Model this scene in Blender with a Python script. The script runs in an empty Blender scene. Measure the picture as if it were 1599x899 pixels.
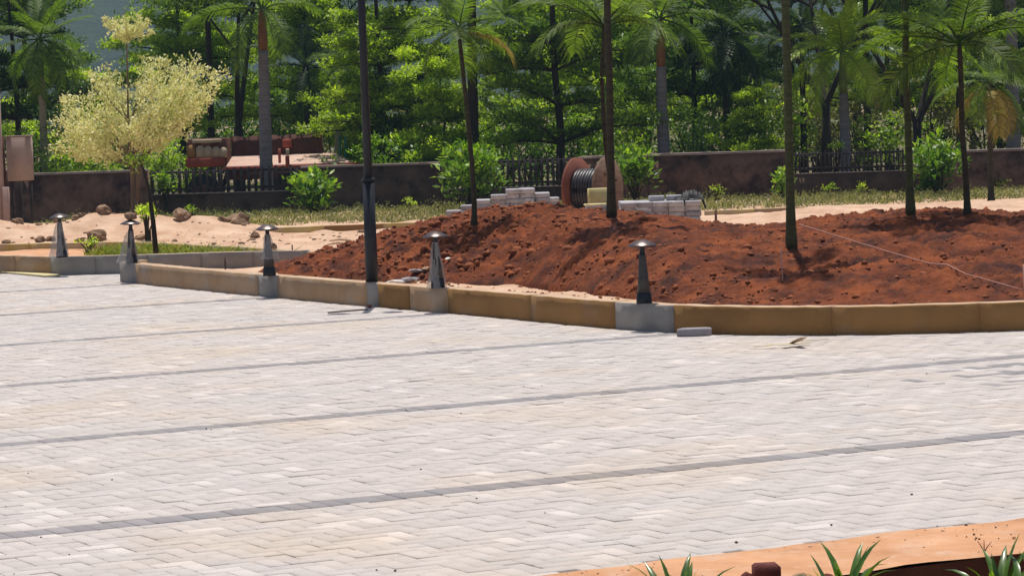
import bpy, math, random
import numpy as np
from mathutils import Vector, Matrix
R_ = math.radians
random.seed(7); rng = np.random.default_rng(7)
S = bpy.context.scene
COL = S.collection
# ------------------------------------------------------------------ camera
F = 4700.0; HC = 153.0; RHO = R_(2.0); H = 2.2        # focal length in photo pixels, horizon row, roll, eye height
TH = math.atan((449.5 - HC) * math.cos(RHO) / F)
_R = np.array([1., 0, 0]); _F = np.array([0, math.cos(TH), -math.sin(TH)]); _U = np.array([0, math.sin(TH), math.cos(TH)])
_cx = _R * math.cos(RHO) - _U * math.sin(RHO); _cy = _R * math.sin(RHO) + _U * math.cos(RHO)
cam = bpy.data.cameras.new('camera'); co = bpy.data.objects.new('camera', cam); COL.objects.link(co)
cam.sensor_width = 36; cam.lens = F / 1599 * 36; cam.clip_start = 0.5; cam.clip_end = 4000
m = Matrix.Identity(4)
for i in range(3):
    m[i][0] = _cx[i]; m[i][1] = _cy[i]; m[i][2] = -_F[i]
m[2][3] = H
co.matrix_world = m
S.camera = co
# ------------------------------------------------------------------ sky, sun, exposure
SUN_EL = R_(75); SUN_AZ = math.atan2(0.02, 1.0)       # azimuth from +Y towards +X
w = bpy.data.worlds.new('World'); S.world = w; w.use_nodes = True
nt = w.node_tree; bg = nt.nodes['Background']; sk = nt.nodes.new('ShaderNodeTexSky')
sk.sky_type = 'NISHITA'; sk.sun_disc = False; sk.sun_elevation = SUN_EL; sk.sun_rotation = SUN_AZ
sk.air_density = 1.0; sk.dust_density = 2.0
nt.links.new(sk.outputs[0], bg.inputs[0]); bg.inputs[1].default_value = 0.085
sl = bpy.data.lights.new('sun', 'SUN'); sl.energy = 4.6; sl.angle = R_(0.5); sl.color = (1, 0.95, 0.87)
so = bpy.data.objects.new('sun', sl); COL.objects.link(so)
sd = Vector((math.sin(SUN_AZ) * math.cos(SUN_EL), math.cos(SUN_AZ) * math.cos(SUN_EL), math.sin(SUN_EL)))
so.rotation_euler = sd.to_track_quat('Z', 'Y').to_euler(); so.location = (20, 40, 60)
S.view_settings.view_transform = 'Standard'; S.view_settings.look = 'None'
S.view_settings.exposure = 0.0; S.view_settings.gamma = 1; S.view_settings.use_curve_mapping = False
# ------------------------------------------------------------------ survey helpers
def ray(px, py):
    return _F + (px - 799.5) / F * _cx - (py - 449.5) / F * _cy
def gnd(px, py, z=0.0):                                # point at height z seen at a photo pixel
    d = ray(px, py); t = (z - H) / d[2]; return np.array([d[0] * t, d[1] * t, z])
def vat(px, py, Y):                                    # point at distance Y seen at a photo pixel
    d = ray(px, py); t = Y / d[1]; return np.array([d[0] * t, Y, H + d[2] * t])
# ------------------------------------------------------------------ objects and meshes
def link(o): COL.objects.link(o); return o
def tag(o, label=None, cat=None, group=None, kind=None):
    if label: o['label'] = label
    if cat: o['category'] = cat
    if group: o['group'] = group
    if kind: o['kind'] = kind
    return o
def thing(name, label, cat, loc=(0, 0, 0), group=None, rz=0):
    o = bpy.data.objects.new(name, None); o.empty_display_size = 0.2
    o.location = [float(c) for c in loc]; o.rotation_euler = (0, 0, rz)
    return tag(link(o), label, cat, group)
class MB:
    def __init__(s): s.V = []; s.Fs = []; s.T = []; s.n = 0
    def add(s, V, Fc, tone=0.5):
        V = np.asarray(V, float).reshape(-1, 3)
        if isinstance(Fc, np.ndarray) and Fc.ndim == 2: groups = [Fc]
        else:
            d = {}
            for f in Fc: d.setdefault(len(f), []).append(f)
            groups = [np.array(v) for v in d.values()]
        for g in groups:
            s.Fs.append(g + s.n)
            t = np.asarray(tone, float)
            s.T.append(np.full(len(g), float(t)) if t.ndim == 0 else t)
        s.V.append(V); s.n += len(V); return s
    def box(s, c, d, rz=0, tone=0.5, taper=1.0, bev=0.0, M=None):
        x, y, z = d[0] / 2, d[1] / 2, d[2] / 2
        if bev > 0:
            b = min(bev, x * .9, y * .9, z * .9); V = []
            for sz in (-1, 1):
                for (ax, ay) in ((-1, -1), (1, -1), (1, 1), (-1, 1)):
                    V.append((ax * (x - b), ay * (y - b), sz * z))
                for (ax, ay) in ((-1, -1), (1, -1), (1, 1), (-1, 1)):
                    V.append((ax * x, ay * y, sz * (z - b)))
            Fc = [(3, 2, 1, 0), (8, 9, 10, 11)]
            for i in range(4):
                j = (i + 1) % 4
                Fc += [(i, j, 4 + j, 4 + i), (4 + i, 4 + j, 12 + j, 12 + i), (12 + i, 12 + j, 8 + j, 8 + i)]
        else:
            V = [(ax * x * (taper if sz > 0 else 1), ay * y * (taper if sz > 0 else 1), sz * z) for sz in (-1, 1) for (ax, ay) in ((-1, -1), (1, -1), (1, 1), (-1, 1))]
            Fc = [(3, 2, 1, 0), (4, 5, 6, 7)] + [(i, (i + 1) % 4, 4 + (i + 1) % 4, 4 + i) for i in range(4)]
        V = np.array(V)
        if M is not None: V = V @ np.array(M).T
        if rz:
            cz, sz_ = math.cos(rz), math.sin(rz); V = V @ np.array([[cz, sz_, 0], [-sz_, cz, 0], [0, 0, 1]])
        return s.add(V + np.array(c), Fc, tone)
    def tube(s, pts, rad, n=8, tone=0.5, cap=True):
        P = np.asarray(pts, float); rad = np.broadcast_to(np.asarray(rad, float), (len(P),))
        T = np.gradient(P, axis=0); T /= np.linalg.norm(T, axis=1)[:, None] + 1e-9
        ref = np.array([0, 0, 1.]) if abs(T[0][2]) < .8 else np.array([1., 0, 0])
        A = np.cross(T, ref); A /= np.linalg.norm(A, axis=1)[:, None] + 1e-9; B = np.cross(T, A)
        a = np.arange(n) / n * 2 * math.pi
        V = P[:, None] + rad[:, None, None] * (A[:, None] * np.cos(a)[None, :, None] + B[:, None] * np.sin(a)[None, :, None])
        Fc = []
        for i in range(len(P) - 1):
            for j in range(n):
                k = (j + 1) % n; Fc.append((i * n + j, i * n + k, (i + 1) * n + k, (i + 1) * n + j))
        if cap: Fc += [tuple(range(n))[::-1], tuple(range((len(P) - 1) * n, len(P) * n))]
        return s.add(V.reshape(-1, 3), Fc, tone)
    def lathe(s, prof, c=(0, 0, 0), n=20, tone=0.5):
        return s.tube([(c[0], c[1], c[2] + z) for r, z in prof], [max(r, 1e-4) for r, z in prof], n, tone) if False else s._lathe(prof, c, n, tone)
    def _lathe(s, prof, c, n, tone):
        V = [(c[0] + r * math.cos(a), c[1] + r * math.sin(a), c[2] + z) for r, z in prof for a in [2 * math.pi * j / n for j in range(n)]]
        Fc = []
        for i in range(len(prof) - 1):
            for j in range(n):
                k = (j + 1) % n; Fc.append((i * n + j, i * n + k, (i + 1) * n + k, (i + 1) * n + j))
        Fc += [tuple(range(n))[::-1], tuple(range((len(prof) - 1) * n, len(prof) * n))]
        return s.add(V, Fc, tone)
    def mesh(s, name, mat, smooth=False, origin=None):
        V = np.concatenate(s.V)
        if origin is not None: V = V - np.asarray(origin, float)
        me = bpy.data.meshes.new(name)
        tot = np.concatenate([np.full(len(g), g.shape[1]) for g in s.Fs]); idx = np.concatenate([g.ravel() for g in s.Fs])
        me.vertices.add(len(V)); me.vertices.foreach_set('co', V.ravel().astype(np.float32))
        me.loops.add(len(idx)); me.loops.foreach_set('vertex_index', idx.astype(np.int32))
        me.polygons.add(len(tot)); st = np.concatenate([[0], np.cumsum(tot)[:-1]])
        me.polygons.foreach_set('loop_start', st.astype(np.int32)); me.polygons.foreach_set('loop_total', tot.astype(np.int32))
        me.update(calc_edges=True)
        a = me.attributes.new('tone', 'FLOAT', 'FACE'); a.data.foreach_set('value', np.concatenate(s.T).astype(np.float32))
        if smooth: me.polygons.foreach_set('use_smooth', np.ones(len(tot), bool))
        me.validate()
        if mat: me.materials.append(mat)
        return me
    def build(s, name, mat, parent=None, smooth=False, label=None, cat=None, group=None, kind=None, local=False):
        org = np.array(parent.location) if parent is not None and parent.get('category') else None
        if parent is not None and org is None: org = np.array(parent.parent.location) if parent.parent else None
        if local: org = None
        me = s.mesh(name, mat, smooth, org)
        o = bpy.data.objects.new(name, me)
        if parent is not None: o.parent = parent
        elif org is None and label:
            c = np.concatenate(s.V); b = np.array([(c[:, 0].min() + c[:, 0].max()) / 2, (c[:, 1].min() + c[:, 1].max()) / 2, c[:, 2].min()])
            me.transform(Matrix.Translation(Vector(-b))); o.location = b.tolist()
        return tag(link(o), label, cat, group, kind)
def inst(name, me, parent=None, loc=(0, 0, 0), rot=(0, 0, 0), sc=1.0, **k):
    o = bpy.data.objects.new(name, me); o.location = [float(c) for c in loc]; o.rotation_euler = rot
    o.scale = (sc, sc, sc) if np.isscalar(sc) else sc
    if parent is not None: o.parent = parent
    return tag(link(o), **k)
# value noise on numpy arrays
_perm = rng.random((64, 64, 8))
def vn(x, y, k=0):
    xi = np.floor(x).astype(int); yi = np.floor(y).astype(int); fx = x - xi; fy = y - yi
    fx = fx * fx * (3 - 2 * fx); fy = fy * fy * (3 - 2 * fy); P = _perm[:, :, k % 8]
    a = P[xi % 64, yi % 64]; b = P[(xi + 1) % 64, yi % 64]; c = P[xi % 64, (yi + 1) % 64]; d = P[(xi + 1) % 64, (yi + 1) % 64]
    return (a * (1 - fx) + b * fx) * (1 - fy) + (c * (1 - fx) + d * fx) * fy
def fbm(x, y, o=4, k=0, g=.5):
    s = 0; am = 1; tot = 0
    for i in range(o):
        s = s + am * (vn(x * 2 ** i + 13.7 * i, y * 2 ** i + 7.1 * i, k + i) - .5); tot += am; am *= g
    return s / tot * 2
# ------------------------------------------------------------------ materials
def nodes(name):
    mt = bpy.data.materials.new(name); mt.use_nodes = True; n = mt.node_tree; b = n.nodes['Principled BSDF']
    return mt, n, b
def ramp(n, fac, stops):
    r = n.nodes.new('ShaderNodeValToRGB'); e = r.color_ramp.elements
    while len(e) < len(stops): e.new(.5)
    for i, (p, c) in enumerate(stops): e[i].position = p; e[i].color = (*c, 1)
    n.links.new(fac, r.inputs[0]); return r.outputs[0]
def noise(n, scale, detail=6, rough=.6, vec=None, dist=0):
    t = n.nodes.new('ShaderNodeTexNoise'); t.inputs['Scale'].default_value = scale; t.inputs['Detail'].default_value = detail
    t.inputs['Roughness'].default_value = rough; t.inputs['Distortion'].default_value = dist
    if vec is None:
        g = n.nodes.new('ShaderNodeNewGeometry'); vec = g.outputs['Position']
    n.links.new(vec, t.inputs['Vector']); return t.outputs['Fac']
def mixc(n, fac, a, b, mode='MIX'):
    x = n.nodes.new('ShaderNodeMix'); x.data_type = 'RGBA'; x.blend_type = mode
    for s_, v in ((0, fac), (6, a), (7, b)):
        if hasattr(v, 'is_linked') or hasattr(v, 'links'): n.links.new(v, x.inputs[s_])
        elif s_ == 0: x.inputs[0].default_value = v
        else: x.inputs[s_].default_value = (*v, 1)
    return x.outputs[2]
def objvec(n, sc=(1, 1, 1)):
    g = n.nodes.new('ShaderNodeTexCoord'); mp = n.nodes.new('ShaderNodeMapping'); mp.inputs['Scale'].default_value = sc
    n.links.new(g.outputs['Object'], mp.inputs[0]); return mp.outputs[0]
def bump(n, b, h, st=.3, dist=.02):
    bp = n.nodes.new('ShaderNodeBump'); bp.inputs['Strength'].default_value = st; bp.inputs['Distance'].default_value = dist
    n.links.new(h, bp.inputs['Height']); n.links.new(bp.outputs[0], b.inputs['Normal'])
def surf(name, c1, c2, scale=3, rough=.8, bst=.3, bsc=30, metal=0, spots=None, bd=.01, spec=.3, vecsc=None):
    mt, n, b = nodes(name)
    vec = objvec(n, vecsc) if vecsc else None
    f = noise(n, scale, 8, .65, vec); c = ramp(n, f, [(.32, c1), (.68, c2)])
    if spots:
        f2 = noise(n, spots[0], 7, .7); r = ramp(n, f2, [(spots[2], (0, 0, 0)), (spots[3], (1, 1, 1))]); c = mixc(n, r, c, spots[1])
    n.links.new(c, b.inputs['Base Color']); b.inputs['Roughness'].default_value = rough; b.inputs['Metallic'].default_value = metal
    b.inputs['Specular IOR Level'].default_value = spec
    bump(n, b, noise(n, bsc, 6, .7, vec), bst, bd); return mt
def leafmat(name, dark, mid, light, trans=.4, rough=.45, spec=.4, tsat=1.25):
    mt, n, b = nodes(name)
    a = n.nodes.new('ShaderNodeAttribute'); a.attribute_name = 'tone'
    oi = n.nodes.new('ShaderNodeObjectInfo')
    ad = n.nodes.new('ShaderNodeMath'); ad.operation = 'MULTIPLY_ADD'; ad.inputs[1].default_value = .22; n.links.new(oi.outputs['Random'], ad.inputs[0]); n.links.new(a.outputs['Fac'], ad.inputs[2])
    sb = n.nodes.new('ShaderNodeMath'); sb.operation = 'SUBTRACT'; n.links.new(ad.outputs[0], sb.inputs[0]); sb.inputs[1].default_value = .11
    c = ramp(n, sb.outputs[0], [(0.05, dark), (.5, mid), (.95, light)])
    n.links.new(c, b.inputs['Base Color']); b.inputs['Roughness'].default_value = rough; b.inputs['Specular IOR Level'].default_value = spec
    t = n.nodes.new('ShaderNodeBsdfTranslucent'); tc = mixc(n, 1.0, c, (1.1 * tsat, 1.15 * tsat, .5), 'MULTIPLY'); n.links.new(tc, t.inputs['Color'])
    ms = n.nodes.new('ShaderNodeMixShader'); ms.inputs[0].default_value = trans
    n.links.new(b.outputs[0], ms.inputs[1]); n.links.new(t.outputs[0], ms.inputs[2])
    n.links.new(ms.outputs[0], n.nodes['Material Output'].inputs['Surface']); return mt
def paver_mat(name, base, per_object):
    mt, n, b = nodes(name)
    if per_object: src = n.nodes.new('ShaderNodeObjectInfo').outputs['Random']
    else:
        a = n.nodes.new('ShaderNodeAttribute'); a.attribute_name = 'tone'; src = a.outputs['Fac']
    c = ramp(n, src, [(0, tuple(v * .93 for v in base)), (.5, base), (.88, tuple(v * 1.04 for v in base)), (1, tuple(min(.85, v * 1.22) for v in base))])
    # sandy stains and bluish cement blooms lying over the courses
    s1 = ramp(n, noise(n, .45, 4, .6), [(.50, (0, 0, 0)), (.72, (1, 1, 1))])
    c = mixc(n, s1, c, mixc(n, 1.0, c, (1.04, .97, .86), 'MULTIPLY'))
    s2 = ramp(n, noise(n, .3, 4, .6, objvec(n) if False else None, 1.0), [(.53, (0, 0, 0)), (.75, (1, 1, 1))])
    c = mixc(n, s2, c, mixc(n, 1.0, c, (.92, .97, 1.0), 'MULTIPLY'))
    s3 = ramp(n, noise(n, 60, 8, .8), [(.3, (.86, .86, .86)), (.7, (1.08, 1.08, 1.08))]); c = mixc(n, 1.0, c, s3, 'MULTIPLY')
    n.links.new(c, b.inputs['Base Color']); b.inputs['Roughness'].default_value = .85; b.inputs['Specular IOR Level'].default_value = .25
    bump(n, b, noise(n, 90, 6, .8), .35, .004); return mt
M = {}
M['paver'] = paver_mat('paver concrete', (.505, .453, .428), False); M['paver_o'] = paver_mat('paver concrete piece', (.505, .453, .428), True)
M['dpaver'] = paver_mat('charcoal paver', (.27, .25, .255), False)
M['joint'] = surf('joint sand', (.20, .175, .15), (.30, .27, .24), 8, .95)
M['sand'] = surf('pale construction sand', (.44, .27, .17), (.66, .46, .33), 2.2, .95, .9, 18, spots=(1.2, (.44, .24, .15), .50, .72))
M['strip'] = surf('orange sand strip', (.44, .21, .10), (.66, .36, .20), 1.7, .95, .7, 45, spots=(4.0, (.60, .40, .28), .5, .72))
M['redsoil'] = surf('red laterite soil', (.105, .024, .009), (.345, .090, .025), 2.3, .95, .9, 34, spots=(2.2, (.065, .019, .012), .46, .62), bd=.04)
M['clod'] = surf('laterite clod', (.11, .03, .014), (.38, .125, .048), 3, .95, .6, 60)
M['darksoil_shade'] = surf('dark bed soil and strip shade', (.10, .034, .015), (.19, .07, .032), 3, .95, .9, 30)
M['ochre'] = surf('ochre stained kerb plaster', (.24, .125, .042), (.37, .195, .065), 1.2, .9, .5, 30, spots=(1.3, (.29, .20, .13), .55, .75))
M['tan'] = surf('tan kerb plaster', (.33, .205, .11), (.45, .30, .18), 2.0, .9, .35, 40, spots=(1.8, (.36, .31, .26), .5, .7))
M['grey'] = surf('grey cement render', (.24, .22, .20), (.33, .305, .28), 2.0, .9, .3, 40, spots=(3, (.24, .22, .20), .55, .75))
M['sandtop_lit'] = surf('sandy sunlit kerb top', (.42, .28, .18), (.60, .44, .31), 2.5, .95, .5, 30, spots=(5, (.34, .25, .18), .55, .7))
M['yellow'] = surf('yellow kerb paint', (.50, .36, .10), (.62, .48, .20), 3, .85, .3, 30, spots=(2.5, (.5, .40, .30), .45, .62))
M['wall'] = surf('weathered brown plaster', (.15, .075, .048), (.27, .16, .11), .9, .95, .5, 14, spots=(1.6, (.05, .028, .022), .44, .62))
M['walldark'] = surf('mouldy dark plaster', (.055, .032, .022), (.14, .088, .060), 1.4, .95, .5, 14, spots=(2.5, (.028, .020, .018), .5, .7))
M['cope'] = surf('weathered coping', (.22, .165, .14), (.33, .26, .23), 3, .9, .4, 25)
M['picket'] = surf('dark fence concrete', (.028, .022, .026), (.06, .045, .045), 5, .8, .3, 25)
M['bark'] = surf('dark bark', (.022, .017, .013), (.060, .046, .034), 6, .95, .8, 25, vecsc=(1, 1, .25))
M['royal'] = surf('grey ringed palm bark', (.13, .125, .135), (.22, .21, .22), 5, .9, .5, 18, vecsc=(.5, .5, 5))
M['slim'] = surf('olive palm stem', (.030, .026, .014), (.085, .070, .038), 6, .85, .5, 20, vecsc=(.6, .6, 4))
M['slimgreen'] = surf('green palm stem', (.032, .040, .012), (.10, .105, .036), 6, .7, .4, 20, vecsc=(.6, .6, 4))
M['palebark'] = surf('pale palm bark', (.24, .20, .13), (.34, .29, .19), 5, .9, .5, 18, vecsc=(.5, .5, 4))
M['shaft_o'] = surf('orange crownshaft', (.15, .06, .02), (.25, .115, .04), 6, .6, .3, 20)
M['shaft_g'] = surf('green crownshaft', (.10, .15, .03), (.17, .22, .05), 6, .5, .2, 20)
M['pole'] = surf('dark grey painted steel', (.014, .016, .022), (.024, .027, .034), 3, .55, .1, 40, spec=.3)
M['capmetal'] = surf('brown bronze paint', (.12, .09, .085), (.17, .13, .12), 6, .32, .1, 60, metal=.75, spec=.5)
M['bollard'] = surf('dusty black metal', (.03, .027, .026), (.065, .055, .05), 12, .5, .2, 60, spec=.5)
M['rust'] = surf('rusty dark red steel', (.060, .022, .016), (.13, .045, .030), 3, .8, .4, 25)
M['redpaint'] = surf('faded red paint', (.26, .045, .03), (.36, .09, .05), 4, .7, .2, 25)
M['deck'] = surf('pinkish deck planks', (.50, .33, .26), (.62, .44, .36), 4, .9, .3, 30)  # the deck boards' own pinkish colour
M['cream'] = surf('cream paint', (.42, .32, .22), (.56, .46, .34), 4, .8, .3, 25)
M['rubber'] = surf('tyre rubber', (.015, .015, .015), (.03, .03, .03), 8, .9, .3, 40)
M['ply'] = surf('worn plywood', (.12, .07, .048), (.23, .145, .10), 3, .85, .4, 30, vecsc=(1, 1, 6))
M['plyred'] = surf('red stained plywood', (.15, .045, .03), (.23, .08, .05), 4, .85, .4, 30)
M['cable'] = surf('black cable sheath', (.018, .016, .018), (.035, .032, .035), 8, .4, .3, 40, spec=.6)
M['block'] = surf('fresh grey concrete block', (.36, .35, .37), (.56, .54, .55), 8, .9, .4, 60)
M['dblock'] = surf('purplish grey block', (.27, .25, .27), (.38, .35, .37), 8, .9, .4, 60)
M['carton'] = surf('yellowish carton', (.42, .36, .16), (.55, .48, .24), 5, .8, .2, 30)
M['tarp'] = surf('crumpled black plastic', (.010, .010, .011), (.026, .026, .028), 10, .6, .8, 14, spec=.3)
M['brick'] = surf('dark red laterite brick', (.085, .022, .018), (.16, .045, .035), 14, .9, .7, 70)
M['stone'] = surf('buff field stone', (.13, .075, .045), (.36, .24, .155), 5, .95, .7, 30)
M['wood'] = surf('bleached timber', (.40, .26, .16), (.58, .42, .28), 8, .85, .4, 40)
M['dwood'] = surf('dark brown streak', (.04, .03, .025), (.09, .06, .045), 12, .9, .5, 50)
M['string'] = surf('pink mason string', (.42, .22, .18), (.55, .30, .24), 20, .8, .1, 60)
M['cabinet'] = surf('faded beige cabinet steel', (.36, .27, .24), (.44, .34, .29), 3, .85, .2, 25, spots=(6, (.25, .16, .12), .58, .75))
M['post'] = surf('pinkish concrete post', (.36, .25, .22), (.46, .34, .30), 3, .85, .3, 25)
M['husk'] = surf('dry yellow husk', (.50, .42, .18), (.72, .64, .38), 12, .8, .3, 60)
M['white'] = surf('white painted scrap', (.6, .55, .52), (.75, .70, .68), 10, .7, .2, 40)
M['teal'] = surf('teal painted steel', (.02, .16, .12), (.03, .22, .17), 5, .6, .2, 30)
M['dryground'] = surf('dry olive earth', (.13, .10, .05), (.24, .19, .10), .6, .95, .6, 8, spots=(.4, (.09, .10, .035), .48, .62))
M['earth'] = surf('wide earth', (.30, .20, .12), (.42, .30, .19), .05, .95, .4, 4)
M['varbark'] = surf('light brown bark', (.14, .095, .065), (.26, .18, .125), 6, .9, .6, 25, vecsc=(1, 1, .3))
M['hill'] = surf('forested hill', (.012, .028, .018), (.040, .065, .036), .06, .95, 1.0, .25, bd=2.0)
M['lf_var'] = leafmat('cream variegated leaf', (.42, .43, .14), (.76, .75, .39), (.92, .90, .62), .30, .6, .2, .85)
M['lf_green'] = leafmat('fresh green leaf', (.026, .062, .007), (.155, .26, .022), (.42, .58, .06), .52)
M['lf_yel'] = leafmat('yellow green leaf', (.055, .10, .006), (.27, .39, .02), (.56, .70, .08), .52)
M['lf_dark'] = leafmat('deep green leaf', (.012, .036, .009), (.06, .125, .020), (.20, .34, .05), .42)
M['lf_gloss'] = leafmat('glossy broad leaf', (.022, .065, .012), (.10, .22, .022), (.34, .50, .05), .42, .42, .4)
M['lf_dry'] = leafmat('dry olive leaf', (.045, .055, .016), (.13, .14, .04), (.27, .24, .08), .35)
M['lf_palm'] = leafmat('palm leaflet', (.030, .065, .012), (.095, .17, .022), (.24, .34, .055), .45, .55, .25)
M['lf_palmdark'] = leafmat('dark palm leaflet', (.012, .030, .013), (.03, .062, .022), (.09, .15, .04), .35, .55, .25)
M['lf_palmyel'] = leafmat('bright yellow green palm leaflet', (.10, .16, .01), (.26, .38, .02), (.45, .58, .06), .45, .4, .4)
M['lf_gold'] = leafmat('golden dying leaflet', (.15, .12, .02), (.30, .23, .05), (.50, .40, .16), .4)
M['lf_straw'] = leafmat('straw leaflet', (.30, .22, .12), (.45, .36, .20), (.60, .52, .34), .3)
M['grass'] = leafmat('weedy grass', (.07, .085, .03), (.18, .19, .085), (.38, .35, .20), .35, .7, .2)
M['bedgrass'] = leafmat('bed grass', (.08, .13, .015), (.17, .22, .03), (.32, .33, .08), .35, .7, .2)
M['lf_lily'] = leafmat('dark strap leaf', (.02, .065, .012), (.085, .18, .022), (.20, .34, .05), .33, .3, .6)
M['lf_lilylight'] = leafmat('light strap leaf', (.10, .20, .01), (.22, .38, .015), (.34, .50, .04), .4, .3, .6)
mt, n, b = nodes('clear wrap plastic')
b.inputs['Base Color'].default_value = (.55, .52, .50, 1); b.inputs['Roughness'].default_value = .4; b.inputs['Alpha'].default_value = .38
bump(n, b, noise(n, 40, 4, .6), .8, .01); M['wrap'] = mt
# ================================================================== THE SETTING
def sheet(name, pts, mat, label, cat, kind='structure'):
    mb = MB(); mb.add(pts, [tuple(range(len(pts)))]); return mb.build(name, mat, label=label, cat=cat, kind=kind)
def project(P):
    P = np.atleast_2d(P) - np.array([0, 0, H]); z = P @ _F
    return 799.5 + F * (P @ _cx) / z, 449.5 - F * (P @ _cy) / z
sheet('ground', [(-2500, -50, -.45), (2500, -50, -.45), (2500, 2500, -.45), (-2500, 2500, -.45)], M['earth'], 'wide brown earth reaching to the foot of the hills', 'ground')
sheet('woodland_floor', [(-60, 57, -.03), (60, 57, -.03), (60, 240, -.03), (-60, 240, -.03)], M['dryground'], 'dry olive woodland floor behind the boundary wall', 'ground')
# stripe geometry: direction D along the dark courses, N across them
A0, A1 = gnd(0, 837), gnd(1599, 675)
D = (A1 - A0)[:2]; D /= np.linalg.norm(D); N = np.array([-D[1], D[0]])
cs = [np.mean([gnd(*q)[:2] @ N for q in l]) for l in (((0, 837), (400, 793), (800, 756), (1200, 716), (1599, 675)), ((0, 695), (533, 648), (1066, 603), (1599, 556)), ((0, 603), (533, 561), (975, 527)), ((0, 540), (670, 491)), ((0, 492), (410, 465)))]
sp, c0 = np.polyfit(np.arange(5), cs, 1)
def st(p): return p[..., :2] @ D, p[..., :2] @ N
def xy(s, t): return np.stack([s * D[0] + t * N[0], s * D[1] + t * N[1]], -1)
# kerb lines
isl = np.array([gnd(px, py)[:2] for px, py in ((188, 440), (300, 452), (410, 463), (545, 476), (680, 487), (840, 502), (1000, 518), (1130, 524), (1270, 525), (1430, 522), (1599, 517))])
isl = np.vstack([isl, [[5.3, isl[-1][1] + .12], [6.5, isl[-1][1] + .75], [7.8, isl[-1][1] + 2.0], [9.0, isl[-1][1] + 4.0]]])
def smooth_line(P, k=4, n=200):
    t = np.concatenate([[0], np.cumsum(np.linalg.norm(np.diff(P, axis=0), axis=1))]); u = np.linspace(0, t[-1], n)
    Q = np.stack([np.interp(u, t, P[:, 0]), np.interp(u, t, P[:, 1])], -1)
    for _ in range(60): Q[1:-1] = .5 * Q[1:-1] + .25 * (Q[:-2] + Q[2:])
    return Q
ISL = smooth_line(isl)
def kerbY(x): return np.interp(x, ISL[:, 0], ISL[:, 1])
BC = gnd(95, 430)[:2]; BL = gnd(-300, 440)[:2]; BL = np.array([-9.3, 44.9]) * np.array([1, 0]) + np.array([0, gnd(0, 420)[1] + (gnd(0, 420)[1] - BC[1]) * .6])
b_r_top = gnd(480, 391, .25); BR = b_r_top[:2]; bb0 = gnd(0, 381, .22)[:2]; bb1 = gnd(200, 377, .22)[:2]; bb2 = gnd(400, 387, .22)[:2]
BBL = bb0 + (bb0 - bb1) * 1.3
def kerb(name, label, line, inner, hgt, thick, mats, seclen, group=None, z0=0., breaks=None, matf=None, cap=.007, piece='kerb_section'):
    """line: the front line (n,2); inner: +1 when the body lies to the left of travel"""
    L = np.asarray(line, float); t = np.concatenate([[0], np.cumsum(np.linalg.norm(np.diff(L, axis=0), axis=1))])
    root = thing(name, label, 'kerb', (*L[len(L) // 2], z0), group)
    nsec = max(1, int(round(t[-1] / seclen))); e = np.linspace(0, t[-1], nsec + 1) if breaks is None else breaks
    for i in range(len(e) - 1):
        u = np.linspace(e[i] + .0006, e[i + 1] - .0006, max(2, int((e[i + 1] - e[i]) / .12) + 1))
        P = np.stack([np.interp(u, t, L[:, 0]), np.interp(u, t, L[:, 1])], -1)
        T = np.stack([np.interp(u + .05, t, L[:, 0]) - np.interp(u - .05, t, L[:, 0]), np.interp(u + .05, t, L[:, 1]) - np.interp(u - .05, t, L[:, 1])], -1)
        T /= np.linalg.norm(T, axis=1)[:, None]; Nn = np.stack([-T[:, 1], T[:, 0]], -1) * inner
        off = rng.normal(0, .0012); dz = rng.normal(0, .001)
        prof = [(off, z0 - .06), (off, z0 + hgt * .5), (off, z0 + hgt - cap), (off + cap, z0 + hgt), (thick - cap, z0 + hgt), (thick, z0 + hgt - cap), (thick, z0 - .06)]
        V = []; k = len(prof)
        wob = (rng.random((len(P), 2)) - .5) * .006
        for a in range(len(P)):
            for o_, z in prof: V.append((*(P[a] + Nn[a] * (o_ + (wob[a, 0] if o_ < .05 else 0))), z + (dz + wob[a, 1] if z > z0 + .05 else 0)))
        Fc = []
        for a in range(len(P) - 1):
            for j in range(k - 1):
                q = (a * k + j, (a + 1) * k + j, (a + 1) * k + j + 1, a * k + j + 1); Fc.append(q[::-1] if inner < 0 else q)
        Fc += [tuple(range(k)), tuple(range((len(P) - 1) * k, len(P) * k))[::-1]]
        mb = MB(); mb.add(V, Fc)
        mid = P[len(P) // 2]; mt_ = matf(mid) if matf else mats[i % len(mats)]
        ob = mb.build(piece, M[mt_], root); ob.data.materials.append(M['sandtop_lit'])  # upward faces take a lighter sandy colour, painting in their sunlit edge
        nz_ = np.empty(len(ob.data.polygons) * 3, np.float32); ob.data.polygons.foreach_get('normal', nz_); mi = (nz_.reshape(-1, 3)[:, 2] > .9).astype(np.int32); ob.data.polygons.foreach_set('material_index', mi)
    return root
def islmat(p):
    px, _ = project(np.array([p[0], p[1], .1])); px = px[0]
    if px < 215: return 'grey'
    if 404 < px < 434 or 574 < px < 592 or 960 < px < 1055: return 'grey'
    return 'tan' if px < 700 and not 592 < px < 640 else 'ochre'
tI = np.concatenate([[0], np.cumsum(np.linalg.norm(np.diff(ISL, axis=0), axis=1))])
def arc_at(px):                                         # arc length along the island kerb at a photo column
    q = project(np.column_stack([ISL, np.zeros(len(ISL))]))[0]; return float(np.interp(px, q, tI))
brk = [0] + [arc_at(p) for p in (213, 404, 434, 574, 592, 640, 700, 830, 962, 1053, 1300, 1530)] + [tI[-1]]
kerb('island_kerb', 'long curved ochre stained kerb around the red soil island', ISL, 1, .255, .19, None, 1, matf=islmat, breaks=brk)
e0 = ISL[0] + np.array([.002, .135])
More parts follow.
